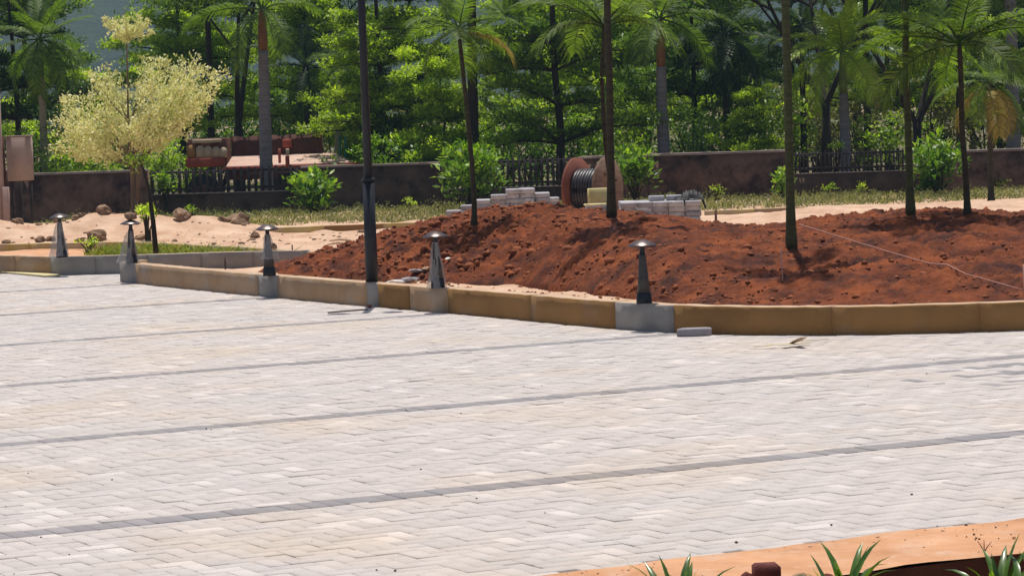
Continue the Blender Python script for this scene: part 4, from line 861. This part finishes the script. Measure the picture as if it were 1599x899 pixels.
def spread_tree(seed, Ht, zf, Rm, arms=3, ls=.09, k=10, ncl=900, zc=None):
    """forking trunk with a loose layered crown"""
    global rng
    old = rng; rng = np.random.default_rng(seed); bark, lf = MB(), MB()
    bark.tube([(0, 0, 0), (.02, 0, zf * .5), (0, 0, zf + .05)], [.14, .12, .11], 9)
    tips = []
    for i in range(arms):
        a = i * 6.283 / arms + rng.uniform(-.4, .4) + .2; L = (Ht - zf) * .75
        def arm(o, a, el, L, r_, d_):
            u = np.linspace(0, 1, 6); w_ = rng.normal(0, .1, 2)
            P = o + np.array([math.cos(a) * math.cos(el), math.sin(a) * math.cos(el), math.sin(el)]) * (u * L)[:, None] + np.column_stack([w_[0] * u ** 2 * L, w_[1] * u ** 2 * L, .12 * u ** 2 * L])
            bark.tube(P, r_ * (1 - .55 * u), 7, cap=False)
            if d_ == 0: tips.extend(P[2:]); return
            for q in range(3 if d_ > 1 else 3):
                arm(P[rng.integers(3, 6)], a + rng.uniform(-1.2, 1.2), el * rng.uniform(.35, 1.0), L * rng.uniform(.5, .75), r_ * .5, d_ - 1)
        arm(np.array([0, 0, zf]), a, R_(58) + rng.normal(0, .1), L, .075, 2)
    T = np.array(tips); C = T[rng.integers(0, len(T), ncl)] + rng.normal(0, 1, (ncl, 3)) * [.5, .5, .26]
    rosettes(lf, C, k, ls, .4, tone_c=.5 + .22 * np.sin(C[:, 0] * 2.1 + C[:, 2] * 3) * rng.random(ncl))
    rng = old; return bark, lf
def bush(seed, Rx, Ht, ls=.12, k=7, ncl=150, wr=.42, zlo=.1, lumpy=.35):
    global rng
    old = rng; rng = np.random.default_rng(seed); bark, lf = MB(), MB()
    d = rng.normal(size=(ncl, 3)); d /= np.linalg.norm(d, axis=1)[:, None]; lump = 1 + lumpy * np.sin(d[:, 0] * 4 + seed) * np.sin(d[:, 1] * 3 + 2 * seed + d[:, 2] * 4)
    C = d * (rng.random(ncl) ** .33)[:, None] * lump[:, None] * [Rx, Rx, (Ht - zlo) / 2] + [0, 0, (Ht + zlo) / 2]
    for i in range(12):
        c_ = C[rng.integers(0, ncl)]; bark.tube([(rng.normal(0, .04), rng.normal(0, .04), 0), c_ * [.4, .4, .55], c_], [.022, .014, .006], 5, cap=False)
    rosettes(lf, C, k, ls, .6, wr=wr, tone_c=.30 + .45 * (C[:, 2] / Ht) + rng.normal(0, .12, ncl))
    rng = old; return bark, lf
def tree_obj(name, meshes, loc, label, cat='tree', group=None, rz=0., sc=1., crown='crown', stem='trunk'):
    r = thing(name, label, cat, loc, group)
    inst(stem, meshes[0], r, (0, 0, 0), (0, 0, rz), sc); inst(crown, meshes[1], r, (0, 0, 0), (0, 0, rz), sc); return r
def mk(gen, lm, bk='bark'):
    b_, l_ = gen; return b_.mesh('trunk', M[bk], True), l_.mesh('crown', M[lm])
def frond_mesh(name, mat, seed, droop=1.1, nl=44, lw=.022, ll=.30, hang=.35, tip=.12, vee=.25):
    """unit-length feather frond starting along +X"""
    rs = np.random.default_rng(seed); u = np.linspace(0, 1, 14); an = -droop * u ** 1.4; du = np.diff(u, prepend=0)
    X = np.cumsum(np.cos(an) * du); Z = np.cumsum(np.sin(an) * du); mb = MB()
    mb.tube(np.column_stack([X, 0 * X, Z]), .014 * (1.05 - u), 5, .35, cap=False)
    V = []; F4 = []; F3 = []; tn = []
    for s_ in (-1, 1):
        for i in range(nl):
            t = .16 + .84 * (i + .5 * (s_ > 0)) / nl; a = np.interp(t, u, an); o = np.array([np.interp(t, u, X), 0, np.interp(t, u, Z)])
            tg = np.array([math.cos(a), 0, math.sin(a)]); upv = np.array([-math.sin(a), 0, math.cos(a)]); L = ll * (math.sin(math.pi * min(1, (t - .08) / .95)) ** .55 * .85 + .15) * rs.uniform(.88, 1.08)
            fw = .35 + .75 * t ** 2; d0 = tg * fw + np.array([0, s_, 0]) + upv * vee * rs.uniform(.3, 1.5); d0 /= np.linalg.norm(d0)
            m_ = o + d0 * L * .5; e_ = o + d0 * L * .92 - np.array([0, 0, 1]) * L * hang * rs.uniform(.6, 1.3); wv = tg * lw * .5
            b0_ = len(V); V += [o - wv * .5, o + wv * .5, m_ + wv, m_ - wv, e_]; F4.append((b0_, b0_ + 1, b0_ + 2, b0_ + 3)); F3.append((b0_ + 3, b0_ + 2, b0_ + 4)); tn.append(np.clip(rs.normal(.5, .16), 0, 1))
    mb.add(V, np.array(F4), np.array(tn)); mb.add(V, np.array(F3), np.array(tn)); return mb.mesh(name, M[mat])
_fc = {}
def frond(mat, kind, fine):
    key = (mat, kind, fine)
    if key not in _fc:
        dr = (.45, .95, 1.45)[kind]; _fc[key] = frond_mesh('frond', mat, 11 + kind, dr, 46 if fine else 54, .021 if fine else .019, .30 if fine else .27, (.2, .35, .55)[kind])
    return _fc[key]
def palm(name, base, crown, r0, r1, bark, lm, nfr, L, label, group=None, via=(), shaft=None, old_m=None, n_old=0, old_az=None, old_el=-.45, fine=True, e_hi=1.25, e_lo=-.35, az0=None, bulge=0.):
    r = thing(name, label, 'palm tree', base, group); base = np.array(base, float); crown = np.array(crown, float)
    P = [base] + [np.array(v_) for v_ in via] + [crown]; P = np.array(P); k_ = np.linspace(0, len(P) - 1, 14); Q = np.column_stack([np.interp(k_, range(len(P)), P[:, c_]) for c_ in range(3)])
    for _ in range(2): Q[1:-1] = .5 * Q[1:-1] + .25 * (Q[:-2] + Q[2:])
    f = np.linspace(0, 1, 14); rad = r0 + (r1 - r0) * f + bulge * np.sin(math.pi * np.clip(f * 1.2, 0, 1)); rad[0] *= 1.5; rad[1] *= 1.08; Q[2:-2, 0] += np.cumsum(rng.normal(0, .004, 10)) * np.hanning(10)
    if shaft:
        cut = 1 - shaft[1] / max(.5, crown[2] - base[2]); Qs = [np.array([np.interp(v_, f, Q[:, c_]) for c_ in range(3)]) for v_ in np.linspace(cut, 1.0, 6)]
        mb = MB(); mb.tube(Qs, np.array([1.0, 1.15, 1.1, 1.0, .85, .6]) * r1, 12); mb.build('crownshaft', M[shaft[0]], r, smooth=True)
        Q2 = np.column_stack([np.interp(np.linspace(0, cut, 20), f, Q[:, c_]) for c_ in range(3)]); rr = np.interp(np.linspace(0, cut, 20), f, rad)
    else: Q2, rr = Q, rad
    mb = MB(); Q3 = np.column_stack([np.interp(np.linspace(0, 1, 44), np.linspace(0, 1, len(Q2)), Q2[:, c_]) for c_ in range(3)]); r3 = np.interp(np.linspace(0, 1, 44), np.linspace(0, 1, len(Q2)), rr) * (1 + .05 * (np.arange(44) % 2))
    mb.tube(Q3, r3, 12); mb.build('trunk', M[bark], r, smooth=True)
    a0 = rng.uniform(0, 6.28) if az0 is None else az0
    for i in range(nfr):
        fr = i / max(1, nfr - 1); el = e_hi + (e_lo - e_hi) * fr + rng.normal(0, .08); kd = 0 if fr < .3 else (1 if fr < .75 else 2)
        az = a0 + i * 2.39996 + rng.normal(0, .12); lc = crown - base
        inst('frond', frond(lm, kd, fine), r, lc, (rng.normal(0, .15), -el, az), L * rng.uniform(.85, 1.1) * (.8 if kd == 0 else 1))
    for i in range(n_old):
        inst('dry_frond', frond(old_m, 2, fine), r, crown - base - [0, 0, .08], (rng.normal(0, .15), -old_el + rng.normal(0, .1), (a0 + 1.3 if old_az is None else old_az) + i * 2.1), L * .95)
    return r
def mpt(px, py, Y):                                    # first point of the mound surface met along the line of sight
    for y_ in np.arange(26.0, Y + 3, .04):
        q = vat(px, py, y_)
        if q[1] > kerbY(q[0]) + .2 and q[2] <= mz(q[0], y_) + .005: break
    q[2] -= .03; return q
# --- palms planted in the red mound
b_ = mpt(740, 350, 36); Yb = b_[1]; palm('young_palm', b_, vat(716, 46, Yb), .031, .021, 'slim', 'lf_palm', 12, .80, 'slender leaning young palm left on the mound with arching fronds and one golden frond', via=[vat(741, 300, Yb), vat(733, 180, Yb), vat(722, 105, Yb)], old_m='lf_gold', n_old=1, old_az=.12, old_el=.12, e_hi=1.1, e_lo=-.3, az0=.4)
b_ = mpt(955, 336, 35); Yb = b_[1]; palm('tall_palm', b_, vat(944, -330, Yb), .041, .034, 'slim', 'lf_palm', 8, .85, 'tall dark stemmed palm on the mound directly in front of the cable drum')
b_ = mpt(960, 325, 36.2); palm('young_palm', b_, vat(943, 42, 36.2), .028, .024, 'slim', 'lf_palm', 11, 1.15, 'slim crooked young palm close behind the tall stem before the cable drum', via=[vat(947, 250, 36.2), vat(936, 112, 36.2), vat(942, 90, 36.2)], e_hi=.8, e_lo=.3, az0=3.15)
b_ = mpt(1236, 388, 31.2); Yb = b_[1]; palm('tall_palm', b_, vat(1216, -420, Yb), .042, .034, 'slimgreen', 'lf_palm', 8, .85, 'greenish stemmed tall palm at the front of the mound beside the pink rod')
b_ = mpt(1422, 334, 33); Yb = b_[1]; palm('tall_palm', b_, vat(1402, -330, Yb), .038, .030, 'slimgreen', 'lf_palm', 8, .85, 'green stemmed tall palm on the mound crest left of the glossy bush')
b_ = mpt(1511, 332, 34.5); Yb = b_[1]; palm('young_palm', b_, vat(1498, 70, Yb), .033, .026, 'slim', 'lf_palm', 14, 1.15, 'palm on the mound right of the glossy bush, its feathery crown fully in view', e_hi=1.1, e_lo=.0, az0=.1)
b_ = vat(1548, 318, 53.5); b_[2] = 0.02; palm('young_palm', b_, vat(1543, 128, 53.5), .055, .042, 'slim', 'lf_palm', 11, 1.15, 'thin palm before the right brown wall with a few orange drooping fronds', old_m='lf_gold', n_old=3, e_hi=1.1, e_lo=-.4)
# --- royal palms beyond the wall (columns surveyed at the wall top)
def royal(px0, px1, pyc, Y, wpx, bark, lm, L, label, shaft=None, nfr=10, **k):
    L *= .88
    b_ = vat(px0, 240, Y); b_[2] = -.03; c_ = vat(px1, pyc, Y); r_ = wpx / 2 / F * Y
    return palm('royal_palm', b_, c_, r_, r_ * .62, bark, lm, nfr, L, label, 'royal palms beyond the boundary wall', shaft=shaft, fine=False, **k)
royal(1037, 1030, 30, 63.5, 21, 'royal', 'lf_palm', 1.9, 'royal palm with orange crownshaft behind the pier right of the cable drum', ('shaft_o', 1.0), az0=.2)
royal(1320, 1315, 78, 62.6, 19, 'royal', 'lf_palmyel', 1.75, 'bright yellow green palm behind the right picket fence with one straw dead frond', ('shaft_g', .9), old_m='lf_straw', n_old=1, e_hi=1.3, e_lo=-.5, nfr=17)
royal(1583, 1576, -60, 63, 24, 'royal', 'lf_palm', 2.0, 'thick grey royal palm at the right edge behind the brown wall')
royal(414, 409, 15, 62.9, 22, 'royal', 'lf_palm', 1.9, 'royal palm with orange shaft standing right before the rusty truck', ('shaft_o', .85), az0=1.2)
royal(481, 479, 105, 72.5, 13, 'bark', 'lf_palmdark', 1.7, 'shaded palm behind the right end of the truck headboard')
royal(738, 736, -40, 64.5, 19, 'bark', 'lf_palm', 1.8, 'dark stout palm trunk behind the leaning young palm')
royal(68, 62, 62, 66, 14, 'palebark', 'lf_palm', 1.7, 'palm with green shaft at far left, behind the meter cabinet', ('shaft_g', .8), e_lo=-.9, nfr=18, az0=.9)
royal(520, 534, 95, 70, 11, 'palebark', 'lf_palm', 1.3, 'pale leaning palm trunk between the truck tail and the lamp post', e_lo=-.8)
royal(1139, 1130, 55, 68, 13, 'bark', 'lf_palmdark', 2.0, 'dark shaded palm behind the wall, between the block stack and the green stem', e_lo=-.9, nfr=18)
royal(1354, 1351, -30, 70, 12, 'bark', 'lf_palm', 1.8, 'thin dark palm trunk just right of the bright yellow green palm')
royal(1255, 1252, 40, 72, 11, 'bark', 'lf_palmdark', 1.8, 'thin dark palm trunk just right of the front green palm stem')
royal(1500, 1497, -20, 68, 15, 'bark', 'lf_palmdark', 1.9, 'dark palm trunk beyond the wall behind the right glossy bush')
royal(796, 793, 30, 74, 6, 'royal', 'lf_palm', 1.5, 'thin grey palm trunk midway between the leaning young palm and the cable drum')
royal(330, 322, -60, 74, 12, 'bark', 'lf_palmdark', 1.9, 'dark palm trunk behind the left end of the truck')
# --- variegated tree in the bed
def variegated():
    global rng
    old = rng; rng = np.random.default_rng(5); Yt = 54.0; kz = Yt / 42.3; B0 = vat(210, 340, Yt); B0[2] = .0
    r = thing('variegated_tree', 'cream variegated tree with pale trunk before the stained wall, tiers fanning upward', 'tree', B0)
    bark, lf = MB(), MB(); pts = [B0, vat(210, 315, Yt), vat(209, 290, Yt), vat(207, 262, Yt), vat(203, 235, Yt), vat(200, 180, Yt), vat(199, 120, Yt), vat(198, 62, Yt), vat(199, 40, Yt)]
    bark.tube(pts, np.array([.075, .066, .06, .05, .034, .020, .015, .011, .008]), 8)
    for q_ in ((216, 262), (222, 258)): bark.tube([vat(211, 322, Yt), vat(214, 290, Yt) + [.02, -.05, 0], vat(*q_, Yt) + [0, -.08, 0], vat(q_[0] + 14, 232, Yt)], [.04, .036, .03, .018], 7)
    H0 = vat(208, 255, Yt)
    for a_, b_2 in (((214, 262), (218, 238)), ((212, 262), (200, 240))): pass
    tgt = [(88, 232, .2, 0), (100, 205, -.4, 0), (92, 190, .5, .0), (112, 168, -.3, 0), (100, 152, .3, .0), (135, 150, .6, 0), (150, 118, -.5, 0), (160, 135, .7, 0), (130, 190, -.8, 0), (165, 170, -.9, 0), (165, 110, .3, 0), (175, 150, 1., 0), (235, 130, -.9, 0), (240, 85, .4, 0), (262, 95, -.6, 0), (268, 120, .9, 0), (290, 88, .2, 0), (300, 105, -.5, 0), (318, 108, .5, 0), (342, 112, .1, 0), (335, 128, -.4, 0), (310, 150, .6, 0), (300, 175, -.4, 0), (280, 185, .8, 0), (265, 205, -.3, 0), (250, 165, -1., 0), (120, 228, .7, 0), (150, 222, -.9, 0), (185, 200, 1.1, 0), (225, 190, -1.2, 0), (225, 205, 1.1, 0), (250, 145, 1.1, 0), (285, 140, .0, 0)]
    for px, py, dy, _ in tgt:
        e_ = vat(px, py, Yt) + [0, dy, 0]; o = np.array(H0) + [rng.normal(0, .03), 0, rng.uniform(-.1, .35) if py < 200 else rng.uniform(-.12, .1)]
        if py < 130 and abs(px - 200) < 70: o = vat(201, 190, Yt)
        m_ = (o + e_) / 2 - [0, 0, .10 * np.linalg.norm(e_ - o)]; u = np.linspace(0, 1, 7)[:, None]; P = (1 - u) ** 2 * o + 2 * u * (1 - u) * m_ + u ** 2 * e_
        bark.tube(P, .013 * (1.1 - u[:, 0]), 5, cap=False)
        L = np.linalg.norm(e_ - o); n_ = int(24 * L) + 8; t = rng.uniform(.28, 1.0, n_) ** .7; C = np.column_stack([np.interp(t, u[:, 0], P[:, c_]) for c_ in range(3)])
        C += rng.normal(0, 1, (n_, 3)) * [.085 * kz, .12 * kz, .032 * kz]; d_ = (e_ - o) / L
        Pk = np.repeat(C, 12, 0) + rng.normal(0, .035 * kz, (n_ * 12, 3)); Dr = d_ * .6 + rng.normal(0, .6, (n_ * 12, 3)) + [0, 0, .35]
        leaf_block(lf, Pk, Dr, rng.uniform(.045, .082, n_ * 12), .5, np.clip(np.repeat(rng.normal(.55, .16, n_), 12) + rng.normal(0, .2, n_ * 12), 0, 1), .5)
    for i in range(17):                                  # the tuft at the top of the leader
        a = i * 2.4; o = vat(199, 62, Yt); e_ = o + np.array([math.cos(a) * rng.uniform(.18, .42), math.sin(a) * .32, rng.uniform(.06, .33)]) * kz; bark.tube([o, e_], [.006, .003], 4, cap=False)
        n_ = 16; t = rng.uniform(.15, 1, n_); C = o + (e_ - o) * t[:, None] + rng.normal(0, .03, (n_, 3)); Pk = np.repeat(C, 10, 0) + rng.normal(0, .02, (n_ * 10, 3))
        leaf_block(lf, Pk, (e_ - o) * 2 + rng.normal(0, .6, (n_ * 10, 3)), rng.uniform(.04, .068, n_ * 10), .42, np.clip(rng.normal(.6, .2, n_ * 10), 0, 1), .5)
    bark.build('trunk', M['varbark'], r, smooth=True); lf.build('crown', M['lf_var'], r); rng = old
variegated()
Ys_ = 42.3; B0 = vat(244, 393, Ys_); B0[2] = .1; r = thing('leaning_sapling', 'thin dark leaning sapling stem rooted in the grassy bed before the variegated tree', 'sapling', B0)
mb = MB(); mb.tube([B0, vat(239, 345, Ys_), vat(233, 300, Ys_), vat(226, 270, Ys_), vat(218, 250, Ys_)], [.042, .034, .028, .022, .012], 8); mb.build('stem', M['bark'], r, smooth=True)
mb = MB(); C = np.array([vat(rng.normal(222, 14), rng.normal(250, 7), Ys_ + rng.normal(0, .1)) for _ in range(34)]); rosettes(mb, C, 7, .06, .5); mb.build('foliage', M['lf_green'], r)
# --- shrubs in front of the wall
def shrub(px, pyt, pyb, Y, wpx, lm, seed, label, ls=.11, ncl=120, cat='shrub', wr=.42, z0=0., zlo=None):
    b_ = vat(px, pyb, Y); zt_ = vat(px, pyt, Y)[2]; Rx = wpx / 2 / F * Y; b_[2] = z0
    zl = (vat(px, pyb, Y)[2] if zlo is None else zlo)
    return tree_obj('leafy_shrub', mk(bush(seed, Rx * .8, zt_ * .92, ls, 7, ncl, wr, max(.05, zl)), lm), b_, label, cat, None, 0, 1, 'foliage', 'stem')
shrub(491, 258, 335, 59.6, 76, 'lf_gloss', 31, 'glossy green shrub against the dark wall below the truck tail', .17, 75)
shrub(738, 222, 310, 58.6, 120, 'lf_gloss', 32, 'large yellow green shrub in front of the wall behind the leaning young palm', .18, 130)
shrub(992, 228, 300, 57.8, 62, 'lf_gloss', 33, 'upright bright green shrub between the cable drum and the brown wall', .18, 70)
shrub(1464, 212, 300, 58.2, 92, 'lf_gloss', 34, 'rounded glossy green bush before the wall between the two right palm stems', .19, 130, wr=.32)
shrub(1222, 262, 312, 58.4, 34, 'lf_gloss', 35, 'narrow green shrub peeping out left of the front green palm stem', .11, 36)
shrub(258, 262, 300, 61.5, 36, 'lf_gloss', 36, 'small green shrub at the left end of the fence before the truck', .10, 34)
shrub(1305, 225, 250, 61.0, 30, 'lf_green', 37, 'small green sprig at the picket fence top right of the front stem', .08, 18, zlo=1.0)
shrub(229, 316, 345, 50.0, 30, 'lf_yel', 38, 'small pale green shrub right of the second bollard light', .085, 30)
for i, (px, pyb) in enumerate(((138, 395), (505, 330), (640, 335), (300, 335), (1120, 315), (1295, 305), (1345, 312), (1560, 300))):
    b_ = vat(px, pyb, 59.3 if i else 44.5); b_[2] = .1 if i == 0 else 0
    tree_obj('weed', mk(bush(60 + i, .12 if i else .16, .30 if i else .22, .06, 6, 16), 'lf_green' if i % 2 else 'lf_yel'), b_, ['yellowish weed in the grassy bed between the first two bollard lights', 'tall weed below the glossy shrub by the truck tail', 'weed against the dark wall right of the lamp post', 'weed under the fence before the left end of the truck', 'weed at the right end of the block stack, by the brown wall', 'weed below the right picket fence, just right of the front stem', 'weed below the middle of the right picket fence', 'weed at the foot of the far right wall'][i], 'weed', None, i, 1, 'foliage', 'stem')
# --- broadleaf trees beyond the wall
T1 = [mk(tier_tree(100 + i, Ht, z0, Rm, nt, .10, 12, asc), lm) for i, (Ht, z0, Rm, nt, asc, lm) in enumerate(((6.6, 1.5, 2.0, 9, .12, 'lf_yel'), (5.8, 1.9, 2.1, 7, .10, 'lf_yel'), (7.2, 1.2, 2.2, 10, .16, 'lf_green'), (6.4, 2.2, 2.3, 7, .08, 'lf_dark'), (2.9, .35, 1.15, 6, .22, 'lf_yel')))]
SPM = [mk(spread_tree(200 + i, 6.2, zf, 2.2, ar, .11, 12, 2600), lm) for i, (zf, ar, lm) in enumerate(((1.9, 3, 'lf_dark'), (1.7, 2, 'lf_green'), (2.9, 3, 'lf_green'), (1.5, 3, 'lf_dark')))]
def far(px, Y): q = vat(px, 200, Y); q[2] = -.03; return q
tl = [
 (870, 64.5, T1[2], 1.05, 'tiered green tree with dark forking trunk behind the fence left of the cable drum'),
 (600, 67, T1[0], 1., 'tiered tree right behind the lamp post, its lowest tier just above the wall'),
 (372, 73, SPM[1], 1., 'spreading tree with twin dark stems rising behind the truck'),
 (150, 72, T1[4], 1.15, 'low yellow green young tree behind the variegated tree'),
 (28, 69, T1[3], 1., 'deep green tree behind the concrete post'),
 (290, 76, T1[0], 1.1, 'tall tiered tree between the variegated tree and the truck'),
 (470, 77, T1[1], 1.1, 'broad light green crown filling the view above the truck tail'),
 (535, 80, T1[2], 1.1, 'tall tiered tree far behind the pale leaning palm'),
 (638, 72, T1[3], .95, 'dark tiered tree between lamp post and the leaning young palm'),
 (592, 66.5, T1[4], 1.0, 'young low tiered tree peeping over the wall left of the lamp post'),
 (690, 65, T1[4], 1.1, 'low pale green young tree over the wall right of the lamp post'),
 (838, 78, T1[0], 1.1, 'tiered tree far behind the golden frond'),
 (945, 72, T1[0], 1.05, 'tiered green tree directly behind the two dark stems'),
 (1010, 80, T1[2], 1.1, 'tall tree behind the orange shafted royal palm'),
 (1085, 70, T1[3], 1.0, 'deep shaded tree right of the orange shafted royal palm'),
 (1170, 64, T1[4], .80, 'bright low tiered young tree above the clean brown wall'),
 (1160, 78, SPM[0], 1.1, 'dark spreading tree behind the bright low young tree'),
 (1290, 67.5, SPM[0], .95, 'dark tree with a Y shaped fork behind the right picket fence'),
 (1432, 65.5, SPM[3], .9, 'dark tree with low crooked fork beside the crest palm stem'),
 (1385, 76, T1[0], 1.05, 'tiered tree between the yellow green palm and the crest palm stem'),
 (1475, 80, T1[1], 1.0, 'light green tree far behind the glossy right bush'),
 (1560, 72, T1[3], .95, 'deep green tree behind the thin palm with orange fronds'),
 (1640, 70, T1[0], 1., 'tiered tree just outside the right edge of the view'),
 (1240, 84, T1[2], 1.15, 'tallest tiered tree far behind the front green stem'),
 (40, 84, T1[2], 1.1, 'tall tree far behind the far left palm'),
 (320, 84, T1[3], 1.15, 'dark tall tree far behind the truck headboard'),
 (905, 90, T1[3], 1.2, 'dark tall tree far behind the slim crooked palm'),
 (1100, 92, T1[1], 1.25, 'tall pale crown far behind the dark shaded palm'),
 (1520, 92, T1[2], 1.0, 'far tree under the bright sky gap at the right'),
 (-60, 72, T1[0], 1., 'tree just outside the left edge of the view'),
 (430, 90, SPM[2], 1.2, 'far spreading tree above the orange shafted palm by the truck'),
 (1340, 92, SPM[2], 1.15, 'far spreading tree above the yellow green palm')]
for i, (px, Y, ms, sc, lb) in enumerate(tl): tree_obj('broadleaf_tree', ms, far(px, Y), lb, 'tree', None, i * 1.9 + .4, sc)
# --- undergrowth bushes between the trunks
BU = [mk(bush(300 + i, .95, 1.6, .10, 8, 260, .45, .1, .4), lm) for i, lm in enumerate(('lf_green', 'lf_dark', 'lf_gloss', 'lf_dry'))]
bl = [(25, 66, 1, 1.2, 'dark bush behind the meter cabinet'), (120, 65, 0, 1.1, 'green bush over the stained wall left of the variegated tree'), (190, 68, 1, 1.2, 'dark bush behind the variegated stem'), (262, 66, 0, 1.05, 'green bush left of the truck'), (600, 64.5, 2, 1.0, 'glossy bush over the wall just right of the lamp post'), (655, 67, 1, 1.2, 'dark bush over the wall between lamp post and large shrub'), (700, 70, 0, 1.35, 'bright bush behind the large yellow green shrub'), (775, 66, 2, 1.25, 'glossy bush behind the fence right of the stout palm'), (825, 72, 1, 1.4, 'dark bush behind the fence left of the forking trunk'), (905, 66, 2, 1.15, 'glossy bush right of the forking trunk'), (975, 69, 0, 1.3, 'green bush behind the two dark stems'), (1080, 66, 1, 1.15, 'dark bush over the clean wall beside the royal palm'), (1130, 69, 1, 1.4, 'dark bush behind the bright young tree'), (1215, 72, 0, 1.35, 'green bush left of the front stem, beyond the wall'), (1275, 78, 3, 1.5, 'olive bush beyond the Y forked trunk'), (1345, 70, 3, 1.1, 'olive bush seen between the pickets of the right fence'), (1395, 68, 0, 1.05, 'green bush left of the crest palm stem'), (1450, 78, 3, 1.5, 'olive bush beyond the crooked fork'), (1540, 76, 3, 1.45, 'olive bush beyond the far right wall'), (1610, 70, 0, 1.2, 'green bush behind the right edge royal palm'), (520, 76, 0, 1.4, 'green bush far behind the truck tail'), (430, 80, 1, 1.6, 'dark bush far behind the truck headboard'), (340, 78, 1, 1.6, 'dark bush behind the left half of the truck headboard')]
for i, (px, Y, k_, sc, lb) in enumerate(bl): tree_obj('undergrowth_bush', BU[k_], far(px, Y), lb, 'bush', None, i * 1.3, sc, 'foliage', 'stem')
# --- far wood, one mass
n_ = 2600; X = rng.uniform(-30, 30, n_); Y = rng.uniform(96, 135, n_); topz = 1.9 + 1.6 * (fbm(X * .22, Y * .05, 3, 2)) + (Y - 96) * .02; Z = rng.random(n_) ** .8 * topz
mb = MB(); k_ = 14; C = np.column_stack([X, Y, Z]); P = np.repeat(C, k_, 0) + rng.normal(0, .42, (n_ * k_, 3)) * [1, 1, .6]; a = rng.uniform(0, 6.28, len(P)); Dr = np.column_stack([np.cos(a), np.sin(a), rng.normal(.2, .5, len(P))])
leaf_block(mb, P, Dr, rng.uniform(.14, .30, len(P)), .5, np.clip(np.repeat(rng.normal(.5, .2, n_), k_) + rng.normal(0, .15, len(P)), 0, 1), .5); mb.build('far_wood', M['lf_dry'], label='far olive brown undergrowth beyond the last trees', cat='wood', kind='stuff')
# --- hill
def hillz(X, Y):
    r_ = np.clip((Y - 420) / 500, 0, 1); top = 75 + 18 * fbm(X * .004, Y * .002, 3, 1) - 62 * np.clip((X - 55) / 90, 0, 1)
    return -3 + r_ ** .8 * top + 3.2 * fbm(X * .05, Y * .05, 4, 2) * (r_ > 0) + 1.2 * np.abs(fbm(X * .2, Y * .2, 2, 3))
grid('hill', M['hill'], -420, 420, 410, 960, 5.0, hillz, kind='structure', label='wooded blue green hill far behind the trees', cat='hill')
# --- strap-leaved plants in the near bed
def strap(seed, L, w_, bend, mat):
    rs = np.random.default_rng(seed); u = np.linspace(0, 1, 9); an = R_(88) - bend * u ** 1.6; X = np.cumsum(np.cos(an)) / 8 * L; Z = np.cumsum(np.sin(an)) / 8 * L
    wd = w_ * np.sin(math.pi * (u * .86 + .12)) ** .8 * np.where(u > .98, .05, 1); V = []; Fc = []
    for i in range(9): V += [(X[i], -wd[i], Z[i] + wd[i] * .35), (X[i] + .001, 0, Z[i]), (X[i], wd[i], Z[i] + wd[i] * .35)]
    for i in range(8):
        for j in range(2): Fc.append((i * 3 + j, i * 3 + j + 1, i * 3 + 4 + j, i * 3 + 3 + j))
    mb = MB(); mb.add(V, Fc, np.clip(rs.normal(.5, .2, 16), 0, 1)); return mb.mesh('leaf', M[mat], True)
SL = [strap(1, .54, .026, .45, 'lf_lily'), strap(2, .54, .024, 1.05, 'lf_lily'), strap(3, .52, .021, 1.6, 'lf_lily'), strap(4, .42, .028, .45, 'lf_lilylight')]
def lily(px, Y, seed, label, sc=1.):
    sc *= .86
    rs = np.random.default_rng(seed); q = vat(px, 890, Y); q[2] = -.27; r = thing('strap_leaf_plant', label, 'plant', q, 'strap leaved plants in the near bed')
    for i in range(20):
        k_ = 0 if i < 3 else (1 if i < 13 else 2); 
        if i in (2, 5, 9, 12): k_ = 3
        inst('leaf', SL[k_], r, (rs.normal(0, .012), rs.normal(0, .012), 0), (rs.normal(0, .12), rs.normal(0, .12), i * 2.4 + rs.normal(0, .25)), sc * rs.uniform(.86, 1.08))
lily(1062, 12.75, 1, 'strap leaved plant at the bottom, left of the dark red brick')
lily(1318, 12.9, 5, 'middle strap leaved plant at the bottom, right of the dark red brick', 1.03)
lily(1562, 12.8, 9, 'strap leaved plant in the bottom right corner against the dark bed edge', 1.0)
lily(1640, 12.4, 13, 'strap leaved plant just outside the bottom right corner')
n_ = 3000; X = rng.uniform(-9, 11, n_); Y = 54.8 + rng.random(n_) * (WY(X) - 55.0); Z = np.abs(rng.normal(0, .045, n_)) * (1 + .5 * (Y > WY(X) - .9)) * (1 + np.clip(fbm(X * 1.2, Y * 1.2, 2, 4), -.5, 1)) + .02
mb = MB(); rosettes(mb, np.column_stack([X, Y, Z]), 9, .055, .6, tone_c=.5 + .35 * fbm(X * .7, Y * .7, 3, 5), stray=.9); mb.build('verge_weeds', M['grass'], label='low leafy weeds mixed into the verge grass', cat='weeds', kind='stuff')
# ================================================================== AIR
mt = bpy.data.materials.new('haze'); mt.use_nodes = True; nn = mt.node_tree; nn.nodes.remove(nn.nodes['Principled BSDF'])
pv = nn.nodes.new('ShaderNodeVolumePrincipled'); pv.inputs['Color'].default_value = (.50, .74, 1, 1); pv.inputs['Density'].default_value = .00035; pv.inputs['Anisotropy'].default_value = .2
nn.links.new(pv.outputs[0], nn.nodes['Material Output'].inputs['Volume'])
HAZE = True
if HAZE:
    mb = MB(); mb.box((0, 480, 58), (1000, 1100, 119)); o = mb.build('haze', mt, kind='stuff', label='thin blue summer haze over the whole place', cat='haze')
